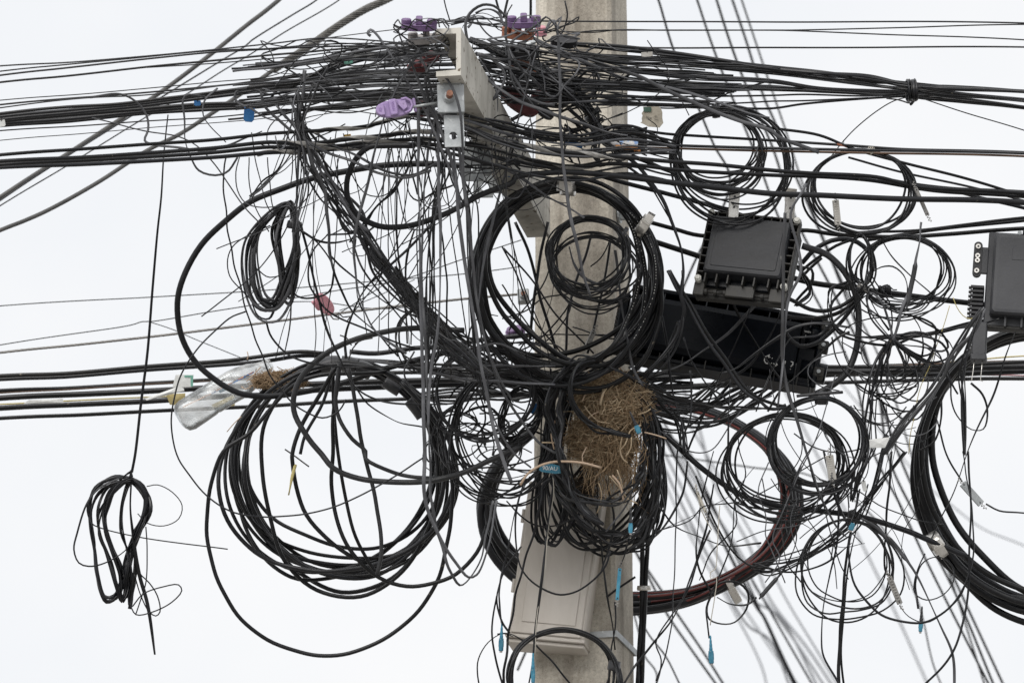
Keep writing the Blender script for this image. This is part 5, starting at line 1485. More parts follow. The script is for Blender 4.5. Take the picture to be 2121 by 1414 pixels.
def long_closure():
    M = frame_axes(1494, 702, 0.16, (420, -74, 30), (16, 150, -58))
    root = thing("splice_closure", "long black splice closure tilted behind the square junction box", "splice closure", loc(M, 0, -75, 0))
    W, H, T = 196, 72, 58
    prof = [(-H + 4, -T), (-H, -T + 6), (-H, -8), (-H + 2, 0), (-H + 10, 34), (-H + 22, 40), (H - 34, 46), (H - 22, 40), (H - 6, 4), (H, 0), (H, -T + 6), (H - 4, -T)]
    b = MB(M)
    b.rings([[(x, y * sc, z * sc2) for y, z in prof] for x, sc, sc2 in ((-W, 0.97, 0.94), (-W + 5, 1, 1), (W - 42, 1, 1), (W - 36, 0.98, 0.95))])
    b.build("shell", M_BOX, root)
    MB(M).box(-W - 4, W + 4, H - 4, H + 6, -20, 26, 2).build("upper_flange", M_BOX, root)
    MB(M).box(-W - 4, W + 4, -H - 8, -H + 2, -24, 24, 2).build("lower_flange", M_BOX, root)
    for k in range(9):
        x = -W + 22 + k * 44
        r = MB(M); r.add([(x - 1.2, H - 5, 27), (x + 1.2, H - 5, 27), (x - 1.2, H - 30, 44.5), (x + 1.2, H - 30, 44.5), (x - 1.2, H - 5, 2), (x + 1.2, H - 5, 2), (x - 1.2, H - 30, 30), (x + 1.2, H - 30, 30)],
                         [(0, 1, 3, 2), (4, 6, 7, 5), (0, 2, 6, 4), (1, 5, 7, 3), (0, 4, 5, 1), (2, 3, 7, 6)])
        r.build("rib", M_BOX, root)
    for k in range(8):
        x = -W + 30 + k * 48
        MB(M).box(x - 1.2, x + 1.2, -H - 10, -H + 8, -10, 30).build("rib", M_LIDE, root)
    MB(M).box(W - 36, W + 2, -H + 2, H - 6, -T + 4, 8, 3).build("end_chamber", M_BOX, root)
    MB(M).box(W + 2, W + 14, -H - 10, H + 8, -40, 30, 3).build("end_flange", M_BOX, root)
    c = MB(M); c.cyl((W - 24, 34, 6), (W + 6, 34, 6), 24, n=20); c.build("cable_port", M_BOX, root, True)
    c = MB(M); c.cyl((W - 24, -36, 0), (W + 30, -38, 0), 22, n=20); c.build("cable_port", M_BOX, root, True)
    for yy in (58, 14, -46):
        MB(M).box(W + 4, W + 26, yy - 11, yy + 11, 4, 32, 2.5).build("clip", M_LIDE, root)
        s = MB(M); s.cyl((W + 15, yy, 31), (W + 15, yy, 36), 4.2, n=14); s.build("screw", M_GALV, root)
    # left end: toothed seal
    MB(M).box(-W - 22, -W - 4, -H + 6, H - 14, -30, 20, 3).build("left_flange", M_BOX, root)
    for k in range(9):
        y = -30 + k * 8.5
        MB(M).box(-W - 27, -W - 21, y - 2.4, y + 2.4, -4, 12).build("seal_tooth", M_CLBLK, root)
    # chalk strokes
    def stroke(pts, r=1.5):
        s = MB(M); s.sweep([(x, y, 47.5 - 0.10 * (y + 50) * 0 - (6.0 if y < -40 else 0)) for x, y in pts], r, 6); s.build("chalk_mark", M_CHALK, root, True)
    bx, by = 98, -44
    zz = 42.8
    def chalk(pts, r=1.3):
        s = MB(M); s.sweep([(bx + x, by + y, zz) for x, y in pts], r, 6); s.build("chalk_mark", M_CHALK, root, True)
    chalk([(10, 6), (4, 9), (-1, 5), (-1, -3), (3, -8), (10, -8)])
    chalk([(7, 12), (6, 5)])
    chalk([(14, 5.5), (14.8, 4.8)], 1.5); chalk([(14, -5.5), (14.8, -6.2)], 1.5)
    chalk([(18, -6), (26, -7)]); chalk([(23, -3), (27, -7), (22, -11)])
    chalk([(42, 4), (41, -8)]); chalk([(43, -11), (43.6, -11.6)], 1.5)
    chalk([(53, 5), (58, 4), (58, -1), (55, -6)]); chalk([(55, -11), (55.6, -11.4)], 1.5)
    zz = 45.4; by = 30
    for k in range(5):
        chalk([(70 + k * 2.6, 3), (71 + k * 2.6, -1), (72 + k * 2.6, 2)], 0.5)
    chalk([(74, -6), (73, -9), (75, -13)], 0.5)
long_closure()

def right_closure():
    M = frame(2128, 578, 0.35, roll=-3.5, yaw=-6, pitch=-14)
    root = thing("splice_closure", "grey black splice closure cut off by the right edge of the picture", "splice closure", loc(M, 0, -100, 0))
    MB(M).box(-86, 120, -102, 100, -60, -12, 3).build("body", M_CLOS, root)
    lid = MB(M)
    def rr(x0, x1, y0, y1, z, c):
        pts = []
        for cx, cy, a0 in ((x1 - c, y1 - c, 0), (x0 + c, y1 - c, 90), (x0 + c, y0 + c, 180), (x1 - c, y0 + c, 270)):
            for k in range(5):
                a = math.radians(a0 + k * 22.5); pts.append((cx + c * math.cos(a), cy + c * math.sin(a), z))
        return pts
    lid.rings([rr(-74, 112, -84, 92, -12, 8), rr(-72, 110, -82, 90, 14, 8), rr(-68, 106, -78, 87, 20, 8), rr(-62, 100, -72, 81, 20.6, 6)])
    lid.build("lid", M_CLOS, root)
    MB(M).box(-34, 20, 34, 62, 20.4, 21.4, 0.4).build("label_plate", M_CLOS, root)
    for x in (-40, -6, 30):
        MB(M).box(x - 2, x + 2, -104, -78, -14, 4).build("rib", M_CLOS, root)
    MB(M).box(-84, 118, -108, -101, -30, -6, 2).build("lower_flange", M_LIDE, root)
    MB(M).box(-16, 20, 92, 104, -8, 8, 2).build("latch", M_CLBLK, root)
    s = MB(M); s.cyl((-22, 96, 4), (-22, 96, 9), 4.5, n=12); s.build("screw", M_GALV, root)
    # hinge plate with four screws
    pl = MB(M)
    pl.prism([(-106 + 9 * math.cos(a) + 0, (34 if math.sin(a) > 0 else -24) + 34 + 9 * math.sin(a)) for a in np.linspace(0.01, 2 * math.pi + 0.01, 20, endpoint=False)], -20, -10, 1.0)
    pl.build("hinge_plate", M_CLBLK, root)
    MB(M).box(-100, -84, 10, 66, -22, -12, 1).build("hinge_arm", M_CLOS, root)
    for yy in (66, 46, 36, 14):
        s = MB(M); s.cyl((-106, yy, -10), (-106, yy, -6), 5.2, n=16); sc_ = s.build("screw", M_STRAP, root)
        s = MB(M); s.cyl((-106, yy, -6), (-106, yy, -5.4), 2.2, n=10); s.build("screw_socket", M_CLBLK, sc_)
    # cable comb
    MB(M).box(-112, -88, -96, -16, -40, -16, 2).build("comb_block", M_CLOS, root)
    for k in range(8):
        y = -20 - k * 9.2
        MB(M).box(-116, -88, y - 3.0, y + 3.0, -16, -8, 0.8).build("comb_bar", M_CLBLK, root)
        MB(M).box(-120, -114, y - 3.4, y + 1, -22, -12, 0.6).build("comb_tooth", M_CLBLK, root)
    # gland box and its two wire pins
    Mg = frame(2029, 706, 0.38, roll=-2, yaw=-8, pitch=-14)
    MB(Mg).box(-15, 14, -30, 40, -24, 6, 2).build("gland_box", M_CLOS, root)
    MB(Mg).box(-17, 16, -42, -28, -26, 8, 2).build("gland_cap", M_CLOS, root)
    for k in range(6):
        MB(Mg).box(-19, -14.5, -20 + k * 7, -16 + k * 7, -8, 2).build("comb_tooth", M_CLBLK, root)
    for dx in (-9, 8):
        s = MB(Mg); s.sweep([(dx, -42, 0), (dx - 1, -62, 1), (dx - 2 + (dx < 0) * -1, -84, 2), (dx + (3 if dx > 0 else -4), -86, 2)], 1.1, 6); s.build("wire_pin", M_STRAP, root, True)
right_closure()

# ------------------------------------------------------------------ metal box strapped to the pole
def metal_box():
    M = frame_axes(1152, 1160, 0.16, (168, -14, 34), (40, 300, -86))
    root = thing("metal_box", "pale grey weathered metal box strapped to the pole below the bird nest", "metal box", loc(M, 0, -165, -40))
    W, H, T = 80, 165, 84
    MB(M).box(-W, W, -H, H, -T, 0, 3).build("case", M_MBOX, root)
    # embossed frame on the door
    MB(M).box(-W + 6, W - 6, -H + 4, H - 4, 0.2, 4, 1.6).build("door", M_MBOX, root)
    MB(M).box(-W + 26, W - 20, -H + 28, H - 10, 4, 6.4, 2.2).build("door_panel", M_MBOX, root)
    MB(M).box(-W - 4, W + 4, -H - 7, -H + 1, -T - 2, 8, 1.5).build("bottom_lip", M_MBOX, root)
    MB(M).box(-W - 2, W + 2, -H - 16, -H - 7.5, -T, -2, 1.5).build("bottom_flange", M_MBOX, root)
    for y in (90, -60):
        h = MB(M); h.cyl((-W - 3, y - 14, -6), (-W - 3, y + 14, -6), 4, n=12); h.build("hinge", M_MBOX, root)
    MB(M).box(W, W + 14, -40, 60, -T + 6, -T + 12, 1).build("mounting_tab", M_GALV, root)
metal_box()

# clip on the two cables beside the pole
def cable_clip():
    root = thing("cable_clip", "small pale metal clip round the two cables beside the pole", "clip", tuple(P(1333, 1217, 0.05)))
    band(root, 1334, 1217, 0.05, 91, 10, 25, M_STRAP, "clip_band", 0.014)
    MB(frame(1334, 1217, 0.062)).box(-6, 5, -4, 4, 0, 2, 0.5).build("clip_end", M_STRAP, root)
cable_clip()

# tie round the upper right bundle, tie on the pole bundle
def wire_tie(label, x, y, z, ang, h, loops, r, d, group="wire ties round bundles"):
    root = thing("wire_tie", label, "wire tie", tuple(P(x, y, z)), group)
    a = math.radians(ang)
    for k in range(loops):
        off = (k - (loops - 1) / 2) * r * 2.3
        c = []
        for q in range(12):
            t = 2 * math.pi * q / 12
            u = (h / 2) * math.cos(t)
            xx = x + math.cos(a) * off - math.sin(a) * u * 1.0 + rng.gauss(0, 0.8) + 3 * math.sin(t)
            yy = y - math.sin(a) * off - math.cos(a) * u
            c.append((xx, yy, z + d / 2 * math.sin(t)))
        wire("tie_loop", c, r, 'k', True, parent=root, closed=True, raw=True, step=4)
    return root
t1 = wire_tie("black wire tie knotted round the upper right cable bundle", 1888, 188, 0.36, 5, 44, 4, 2.2, 0.07)
wire("tie_end", [(1836, 204, 0.4), (1860, 207, 0.4), (1888, 214, 0.41), (1892, 206, 0.41)], 1.6, 'k', parent=t1)
wire("tie_end", [(1888, 206, 0.41), (1891, 212, 0.415), (1886, 217, 0.41)], 2.6, 'k', parent=t1)
wire_tie("upper black tie round the wires gathered in front of the pole", 1226, 238, 0.42, -50, 34, 3, 1.8, 0.06)
wire_tie("lower black tie round the wires gathered in front of the pole", 1238, 256, 0.42, -45, 30, 2, 1.7, 0.055)
t4 = wire_tie("curly black wire wound round the thick cable right of the junction box", 1832, 604, 0.17, 5, 24, 6, 1.6, 0.03)
wire("tie_end", [(1826, 594, 0.19), (1838, 590, 0.19), (1850, 600, 0.19), (1858, 600, 0.19)], 1.3, 'k', parent=t4)
wire_tie("small tie holding the narrow upright coil to the looping cable", 1790, 597, 0.44, 70, 16, 3, 1.2, 0.05)

# ------------------------------------------------------------------ drop wire clamps
def lens_poly(L, h, n=28, sharp=1.0):
    return [(L / 2 * math.cos(a), h / 2 * math.copysign(abs(math.sin(a)) ** sharp, math.sin(a))) for a in np.linspace(0, 2 * math.pi, n, endpoint=False)]

def clamp(label, x, y, z, m, L=72, h=34, t=12, roll=0, yaw=0, pitch=0, knobs=3, group="plastic drop wire clamps", kc=None, bail=None):
    M = frame(x, y, z, roll, yaw, pitch)
    root = thing("wire_clamp", label, "wire clamp", loc(M), group)
    MB(M).prism(lens_poly(L, h, sharp=0.85), -t / 2, t / 2, 1.6).build("body", m, root)
    rim = MB(M); q = lens_poly(L * 0.97, h * 0.95, sharp=0.85); rim.sweep([(a, b, t / 2) for a, b in q], 1.6, 6, closed=True); rim.build("rim", m, root, True)
    for k in range(knobs):
        xx = (k - (knobs - 1) / 2) * L * 0.36
        kb = MB(M)
        if k == 1 and knobs == 3:
            kb.box(xx - 7, xx + 7, -h * 0.34, h * 0.34, t / 2, t / 2 + 15, 1.8)
        else:
            kb.prism([(xx + 10.5 * math.cos(a), 9 * math.sin(a)) for a in np.linspace(0, 2 * math.pi, 16, endpoint=False)], t / 2, t / 2 + 11, 1.8)
        kb.build("knob", kc or m, root)
    if bail:
        wire("bail_wire", [(x + a, y + b, z + c) for a, b, c in bail], 2.0, M_GRIP, parent=root, raw=True)
    return root
UPF = -74     # pitch that turns a clamp's knob side up
clamp("purple plastic wire clamp topmost left of the steel arm", 868, 56, 0.98, M_PURPLE, 74, 40, 12, roll=-1, pitch=UPF)
clamp("pale grey plastic wire clamp just under the left purple clamp", 884, 82, 0.95, M_CLGREY, 78, 44, 12, roll=5, pitch=UPF)
clamp("purple plastic wire clamp topmost right of the steel arm, in front of the pole", 1085, 50, 0.62, M_PURPLE, 70, 40, 12, roll=1, pitch=UPF)
clamp("orange plastic wire clamp just under the right purple clamp", 1072, 74, 0.60, M_ORANGE, 66, 40, 11, roll=-6, pitch=UPF)
clamp("small pink plastic wire clamp beside the orange clamps", 1120, 70, 0.5, M_PINK, 26, 22, 10, roll=-3, pitch=UPF, knobs=1)
clamp("glossy black plastic wire clamp lying level in front of the pole", 1168, 88, 0.45, M_CLBLK, 56, 34, 14, roll=-4, pitch=-60, knobs=0)
clamp("black plastic wire clamp under the orange clamp", 1082, 112, 0.52, M_CLBLK, 70, 40, 14, roll=-1, pitch=UPF)
clamp("orange clamp half buried in wires under the black clamp", 1076, 138, 0.5, M_ORANGE, 44, 24, 9, roll=-18, pitch=-60, knobs=2)
clamp("small orange clamp deepest in the wires right of the arm", 1090, 150, 0.46, M_ORANGE, 40, 22, 9, roll=-12, pitch=-60, knobs=1)
clamp("large dark red plastic wire clamp hanging aslant right of the steel arm", 1076, 212, 0.5, M_DRED, 88, 40, 16, roll=-34, pitch=-20, knobs=0, yaw=10)
clamp("dark red clamp with a square end buried beside the large red one", 1122, 204, 0.42, M_DRED, 46, 26, 12, roll=-20, pitch=-40, knobs=1)
clamp("small dark red clamp uppermost left of the steel arm", 892, 122, 0.85, M_DRED, 36, 22, 10, roll=6, pitch=-60, knobs=2)
clamp("dark red clamp behind the grey wires left of the steel arm", 864, 142, 0.8, M_DRED, 40, 26, 12, roll=4, pitch=-60, knobs=1)
clamp("dark red clamp just above the purple labelled clamp's rod", 876, 226, 0.78, M_DRED, 34, 34, 12, roll=-10, pitch=-30, knobs=1)
clamp("tiny dark purple clamp far behind left of the pole", 1068, 690, -0.5, M_PURPLE, 40, 24, 12, roll=10, pitch=-40, knobs=2)
clamp("black clamp end pointing down right of the large red clamp", 1128, 234, 0.48, M_CLBLK, 40, 20, 16, roll=-34, pitch=-10, knobs=0)

# lavender clamp seen from its lettered side
def text_mesh(s, size, M, m, parent, name="lettering", depth=0.4, shear=0.0):
    cu = bpy.data.curves.new(name, 'FONT')
    cu.body = s; cu.size = size; cu.align_x = 'CENTER'; cu.align_y = 'CENTER'; cu.extrude = depth; cu.shear = shear
    tmp = bpy.data.objects.new(name, cu)
    me = bpy.data.meshes.new_from_object(tmp)
    v = np.array([p.co[:] for p in me.vertices]); f = [tuple(p.vertices) for p in me.polygons]
    bpy.data.objects.remove(tmp); bpy.data.curves.remove(cu); bpy.data.meshes.remove(me)
    mm = np.array(M)
    return link_mesh(name, v @ mm[:3, :3].T + mm[:3, 3], f, m, parent)

def lavender_clamp():
    M = frame(817, 225, 0.96, roll=9, yaw=6, pitch=-10)
    root = thing("wire_clamp", "lavender plastic wire clamp with raised lettering, left of the bolt plate", "wire clamp", loc(M), "plastic drop wire clamps")
    MB(M).prism(lens_poly(78, 37, sharp=0.75), -6, 4, 2).build("body", M_LAV, root)
    e = [(-37 + 0, 0)]
    p = MB(M); p.prism([(-22, -13), (-22, 10)] + [(-28 + 11 * math.cos(a), -1 + 12.5 * math.sin(a)) for a in np.linspace(math.pi * 0.55, math.pi * 1.45, 9)], 4, 15, 1.4); p.build("end_pad", M_LAV, root)
    MB(M).box(-11, 5, -17, 17, 4, 18, 2).build("centre_pad", M_LAV, root)
    p = MB(M); p.prism([(8, 4), (17, -9), (27, -4), (24, 12), (9, 12)], 4, 13, 1.2); p.build("wedge", M_LAV, root)
    p = MB(M); p.sweep([(16, 15, 10), (26, 16, 10), (35, 9, 10), (37, -1, 10), (31, -11, 10), (20, -15, 10)], 2.9, 8); p.build("hook", M_LAV, root, True)
    MB(M).box(40, 46, -13, 16, -8, 0, 1.5).build("back_tab", M_LAV, root)
    b = MB(M); b.sweep([(34, -3, 0), (60, -2, 0), (96, -2, -2)], 2.7, 8); b.build("bail_rod", M_GALV, root, True)
    R = Matrix.Rotation(math.radians(90), 4, 'Z')
    text_mesh("R2", 8, M @ Matrix.Translation((-30, -1, 15.2)) @ Matrix.Rotation(math.radians(75), 4, 'Z'), M_LAVD, root)
    text_mesh("1FSSA", 8, M @ Matrix.Translation((-3, 1, 18.2)) @ R, M_LAVD, root)
lavender_clamp()

def pink_clamp():
    M = frame(672, 630, -0.12, roll=-52, yaw=18, pitch=-10)
    root = thing("wire_clamp", "pink oval plastic wire clamp hanging on the steel strand at left", "wire clamp", loc(M), "plastic drop wire clamps")
    MB(M).prism(lens_poly(52, 30, sharp=0.8), -9, 5, 2).build("body", M_PINK, root)
    MB(M).box(-20, 4, -18, -12, -12, -2, 1.5).build("side_tab", M_PINK, root)
    b = MB(M); b.sweep([(20, 0, -4), (32, 4, -4), (40, 10, -4), (46, 4, -4), (38, -4, -4), (28, -4, -4)], 1.6, 7); b.build("bail_wire", M_GRIP, root, True)
    b = MB(M); b.sweep([(34, 12, -2), (48, 14, -1), (56, 26, 0)], 1.4, 6); b.build("wire_end", M_K, root, True)
pink_clamp()

# guy clamp where the strand meets the pole
def strand_clamp():
    M = frame(1086, 614, -0.14, roll=4)
    root = thing("strand_clamp", "grey steel clamp fixing the strand to the pole's left flank", "clamp", loc(M))
    MB(M).box(-14, 10, -14, 14, -14, 12, 2).build("jaw", M_GALV, root)
    b = MB(M); b.cyl((-2, 0, 12), (-2, 0, 20), 8, n=6); b.build("nut", M_GALV, root)
    b = MB(M); b.cyl((-2, 0, 20), (-2, 0, 27), 4.5, n=12); b.build("bolt", M_RUST, root)
strand_clamp()

# ------------------------------------------------------------------ connectors hanging from fibres
def connector(label, x, y, z, roll, L=34, w=11, boot=True, dark=False, m=None):
    M = frame(x, y, z, roll=roll, yaw=rng.uniform(-25, 25), pitch=0, s=0.88)
    root = thing("fibre_connector", label, "connector", loc(M), "blue fibre connectors on loose ends")
    m = m or M_BLUE
    b = MB(M); b.box(-w / 2, w / 2, -L / 2, L / 2, -w * 0.4, w * 0.4, 1.2); b.build("housing", m, root)
    MB(M).box(-w / 2 - 0.8, w / 2 + 0.8, -L * 0.2, L * 0.32, -w * 0.32, w * 0.32, 0.8).build("grip", m, root)
    MB(M).box(-w * 0.3, w * 0.3, -L / 2 - 4, -L / 2 + 0.5, -w * 0.25, w * 0.25, 0.6).build("ferrule_end", M_CLGREY, root)
    if boot:
        b = MB(M)
        R = []
        for k in range(9):
            r = 4.2 - k * 0.34 + (0.5 if k % 2 else 0)
            R.append([(r * math.cos(a), L / 2 + k * 4.5, r * math.sin(a)) for a in np.linspace(0, 2 * math.pi, 10, endpoint=False)])
        b.rings(R); b.build("boot", M_TAPE if dark else m, root)
connector("blue fibre connector hanging left of the metal box", 1038, 1334, 0.4, -2, 30, 10)
connector("teal fibre connector hanging below the red striped coil's steel strap", 1473, 1360, 0.4, 2, 30, 11)
connector("teal fibre connector with black boot hanging lowest at right", 1907, 1297, 0.42, -4, 24, 9, True, True)
connector("bright blue connector stuck at the right edge of the bird nest", 1321, 889, 0.46, 24, 20, 11, True, True)
connector("bright blue connector with black boot right above the pole beside the box", 1306, 1093, 0.44, 0, 24, 9, True, True)
connector("teal fibre connector cut off by the bottom edge, left of the pole", 1104, 1398, 0.44, 0, 34, 9)
connector("blue fibre connector under the thick cable joint at lower right", 1764, 1090, 0.44, -16, 18, 11, False)

def splice_strip(label, x, y, z, roll, L, w, m, holes=True, teeth=0):
    M = frame(x, y, z, roll=roll, yaw=12, pitch=0)
    root = thing("splice_holder", label, "wire splice", loc(M), "flat splices on loose wires")
    MB(M).box(-w / 2, w / 2, -L / 2, L / 2, -2, 2, 0.8).build("plate", m, root)
    if m is not M_BLUE:
        MB(M).box(-w / 2, -w / 2 + 2, -L / 2, L / 2, 2.1, 5, 0.5).build("folded_edge", m, root)
    for k in range(teeth):
        yy = -L / 2 + (k + 1.5) * L / (teeth + 2)
        MB(M).box(-w * 0.28, w * 0.22, yy - 0.9, yy + 0.9, 2, 4.2, 0.3).build("tooth", m, root)
    for s in (-1, 1):
        h = MB(M); h.cyl((0, s * (L / 2 - 4), 1.9), (0, s * (L / 2 - 4), 2.4), 1.6, n=10); h.build("hole", M_CLBLK, root)
        sp = MB(M); sp.sweep([(3 * math.cos(t * 1.6), s * (L / 2 + t * 1.6), 3 * math.sin(t * 1.6)) for t in np.linspace(0, 9, 22)], 0.8, 5); sp.build("wire_curl", M_GRIP, root, True)
splice_strip("long blue splice strip hanging along the pole right of the metal box", 1281, 1209, 0.4, -5, 66, 7, M_BLUE)
splice_strip("perforated steel splice plate hanging from a thin wire at far right", 2013, 1022, 0.42, 42, 58, 16, M_GALV)
splice_strip("toothed steel splice plate with rust inside the taped coil at lower right", 1721, 968, 0.46, 8, 52, 17, M_STRAP, teeth=9)
splice_strip("toothed steel splice with a blue edge right of the lowest coil", 1853, 1222, 0.45, 22, 60, 12, M_GRIP, teeth=8)
splice_strip("toothed steel splice plate inside the oval coil at right", 1733, 440, 0.44, 6, 52, 14, M_STRAP, teeth=8)
splice_strip("grey steel splice slanting out right of the oval coil", 1909, 418, 0.44, 24, 62, 8, M_GRIP)
splice_strip("dark steel splice plate hanging aslant on the pole under the coils", 1222, 704, 0.36, -24, 40, 11, M_GRIP, teeth=3)
splice_strip("thin pale splice hanging beside the thin wires right of the pole", 1453, 1040, 0.42, 22, 46, 6, M_W)

# swollen sleeves on wires
def sleeve(label, pts, r, z, m=None):
    c = [(x, y, z) for x, y in pts]
    P_ = catmull(c, 4)
    n = len(P_)
    t = np.linspace(0, 1, n)
    rad = r * np.clip(np.minimum(t, 1 - t) * 7, 0.35, 1) * 0.001
    V, F = tube(PA(P_), rad, profile('round', 10))
    o = link_mesh("wire_sleeve", V, F, m or M_GK, None, True)
    tag(o, label, "wire sleeve", "swollen splice sleeves on wires")
sleeve("long black heat shrink sleeve on the wire above the star shaped knot", [(1898, 535), (1893, 566), (1886, 598), (1878, 640)], 5, 0.5)
sleeve("black heat shrink sleeve slanting at lower right above the small loop", [(1836, 1108), (1858, 1133), (1880, 1164)], 4.2, 0.45)
sleeve("black heat shrink sleeve right of the red coil's steel strap", [(1572, 1240), (1594, 1214), (1614, 1192)], 4.4, 0.4)
sleeve("black sleeve joint on the thick cable crossing the lower right coils", [(1756, 1060), (1768, 1068), (1782, 1076)], 11, 0.3)

# ------------------------------------------------------------------ tags, labels, litter
def paper(name, label, cat, poly, x, y, z, m, roll=0, yaw=0, curl=3.0, group=None, t=0.8):
    M = frame(x, y, z, roll=roll, yaw=yaw, pitch=-4)
    root = thing(name, label, cat, loc(M), group)
    xs = [p[0] for p in poly]; x0, x1 = min(xs), max(xs)
    f = lambda a, b: curl * math.sin((a - x0) / max(1, (x1 - x0)) * 3.1) + curl * 0.3 * math.sin(b * 0.2)
    mb = MB(M); n = len(poly)
    c = np.mean(poly, axis=0)
    V = [(a, b, f(a, b)) for a, b in poly] + [(c[0], c[1], f(*c))] + [(a, b, f(a, b) - t) for a, b in poly] + [(c[0], c[1], f(*c) - t)]
    F = []
    for k in range(n):
        j = (k + 1) % n
        F += [(k, j, n), (n + 1 + j, n + 1 + k, 2 * n + 1), (k, n + 1 + k, n + 1 + j, j)]
    mb.add(V, F); mb.build("sheet", m, root)
    return root, M, f
tg, Mt, ft = paper("paper_tag", "torn beige paper tag with faded print hanging under the right wires", "tag",
    [(-18, 22), (-17, 14), (-21, 8), (-19, 3), (-21, -2), (-20, -10), (-24, -11), (-12, -17), (-8, -20), (6, -21), (16, -22), (24, -12), (22, -2), (22, 10), (19, 19), (14, 22)], 1350, 243, 0.5, M_PAPER, curl=2)
MB(Mt).box(-17, -1, 11, 21, 2.6, 3.2).build("green_patch", M_GREENP, tg)
text_mesh("true", 7, Mt @ Matrix.Translation((-6, -1, 3.4)) @ Matrix.Rotation(-0.25, 4, 'Z'), M_INK, tg, depth=0.15)
text_mesh("TM", 4.2, Mt @ Matrix.Translation((8, 1, 3.6)) @ Matrix.Rotation(-0.25, 4, 'Z'), M_INK, tg, depth=0.1)
text_mesh("ONE", 4.2, Mt @ Matrix.Translation((9, -6, 3.4)) @ Matrix.Rotation(-0.25, 4, 'Z'), M_INK, tg, depth=0.1)
tb, Mb_, _ = paper("cable_tag", "bright blue oval tag with white handwriting left of the bird nest's foot", "tag",
    [(-24, -2), (-20, 7), (-8, 11), (4, 12), (18, 9), (22, -6), (12, -8), (-4, -7), (-18, -6)], 1140, 972, 0.46, M_BLUE, roll=-4, curl=2)
text_mesh("90/AU", 12, Mb_ @ Matrix.Translation((-1, 2, 3.0)), M_PAPERW, tb, depth=0.25)
paper("cable_tag", "white printed tag clipped on wires left of the big right coil", "tag", [(-21, 9), (21, 14), (21, -8), (-20, -8)], 1821, 919, 0.44, M_PAPERW, curl=2)
tw, Mw, _ = paper("cable_tag", "white tag with green edge on the cables left of the bottle", "tag", [(-16, 13), (21, 13), (18, -12), (-23, -13)], 380, 789, -0.28, M_PAPERW, curl=1.5)
MB(Mw).box(15, 20, -11, 12, 1.2, 1.8).build("green_edge", M_MINT, tw)
MB(Mw).box(2, 16, 8, 12, 1.6, 2.0).build("green_edge", M_MINT, tw)
paper("card_scrap", "white card sliver wedged on cables left of the bottle", "card", [(-40, -9), (30, 16), (40, 13), (42, 7), (-36, -13)], 340, 816, -0.26, M_PAPERW, curl=4)
paper("card_scrap", "white card strip lying along the cables at far left", "card", [(-42, -5), (-30, 3), (40, 6), (42, -3)], 90, 831, -0.3, M_PAPERW, curl=2)
paper("card_scrap", "yellow card corner sticking out below the bottle", "card", [(-24, -6), (20, 14), (26, 8), (24, -8), (-20, -12)], 462, 832, -0.3, M_CARD, curl=3)
paper("card_scrap", "yellow card flap below the cables between tag and bottle", "card", [(-14, 14), (26, 16), (24, 0), (8, -9), (-6, -8)], 358, 830, -0.28, M_CARD, curl=3)
def torn_label():
    M = frame(1283, 300, 0.5, roll=-2)
    root = thing("torn_label", "torn white and orange label wrapped on the cable in front of the pole", "label", loc(M))
    b = MB(M); b.sweep([(-36, 7, -6), (-18, 4, 0), (4, 0, 4), (38, -2, 4)], [4, 7, 9, 9.5], 14); b.build("paper_sleeve", M_LABWHITE, root, True)
    b = MB(M); b.sweep([(-8, -6, 8), (8, -8, 8.4), (24, -7, 8.4), (37, -7, 8)], [3, 5, 5.4, 5], 10); b.build("orange_patch", M_LABORANGE, root, True)
    MB(M).box(30, 44, -16, -8, -2, 4, 2).build("orange_flap", M_LABORANGE, root)
torn_label()
def small_tag(label, x, y, z, w, h, m, roll=0):
    M = frame(x, y, z, roll=roll, yaw=10, pitch=0)
    root = thing("cable_tag", label, "tag", loc(M), "small coloured tags on wires")
    MB(M).prism([(w / 2 * a, h / 2 * b) for a, b in ((-1, 0.9), (-0.85, 1), (0.85, 1), (1, 0.9), (1, -0.7), (0.6, -1), (-0.6, -1), (-1, -0.7))], -1.2, 1.2, 0.4).build("plate", m, root)
    q = MB(M); q.sweep([(0, h / 2 - 2, 1.5), (2, h / 2 + 4, 3), (0, h / 2 + 9, 0)], 0.7, 5); q.build("tie", M_K, root, True)
small_tag("dark blue plastic tag hanging in the left bundle", 516, 236, 0.55, 22, 34, M_DBLUE, -4)
small_tag("smaller dark blue tag half hidden in the left bundle", 409, 214, 0.5, 14, 11, M_DBLUE, 2)
small_tag("blue plastic wrap on the cable in front of the pole", 1188, 297, 0.47, 40, 11, M_DBLUE, -18)
small_tag("blue tag on the pole's left edge beside the nest coil", 1106, 846, 0.25, 16, 22, M_DBLUE, 6)
small_tag("ochre yellow tape scrap on the trunk cable left of the arm", 719, 282, 0.68, 16, 7, M_OCHRE, 6)
small_tag("mint green tag in the wires left of the arm", 722, 130, 0.8, 18, 6, M_MINT, 8)
small_tag("small blue scrap under the lowest hanger bracket", 1052, 362, 0.4, 12, 8, M_DBLUE, -20)
small_tag("red and white scrap on the wire above the oval coil", 1744, 301, 0.4, 22, 4, M_ORANGE, -14)
small_tag("pale wrapped sheath on the bundle at far left edge", 3, 256, 0.5, 16, 14, M_PAPERW, 10)
small_tag("crumpled foil scrap on the wires right of the pole top", 1340, 113, 0.4, 24, 10, M_STRAP, 4)
small_tag("pale scrap caught in the thin wires right of the taped coil", 1790, 1006, 0.42, 9, 22, M_PAPERW, 12)

def cord_knot(label, x, y, z):
    pass

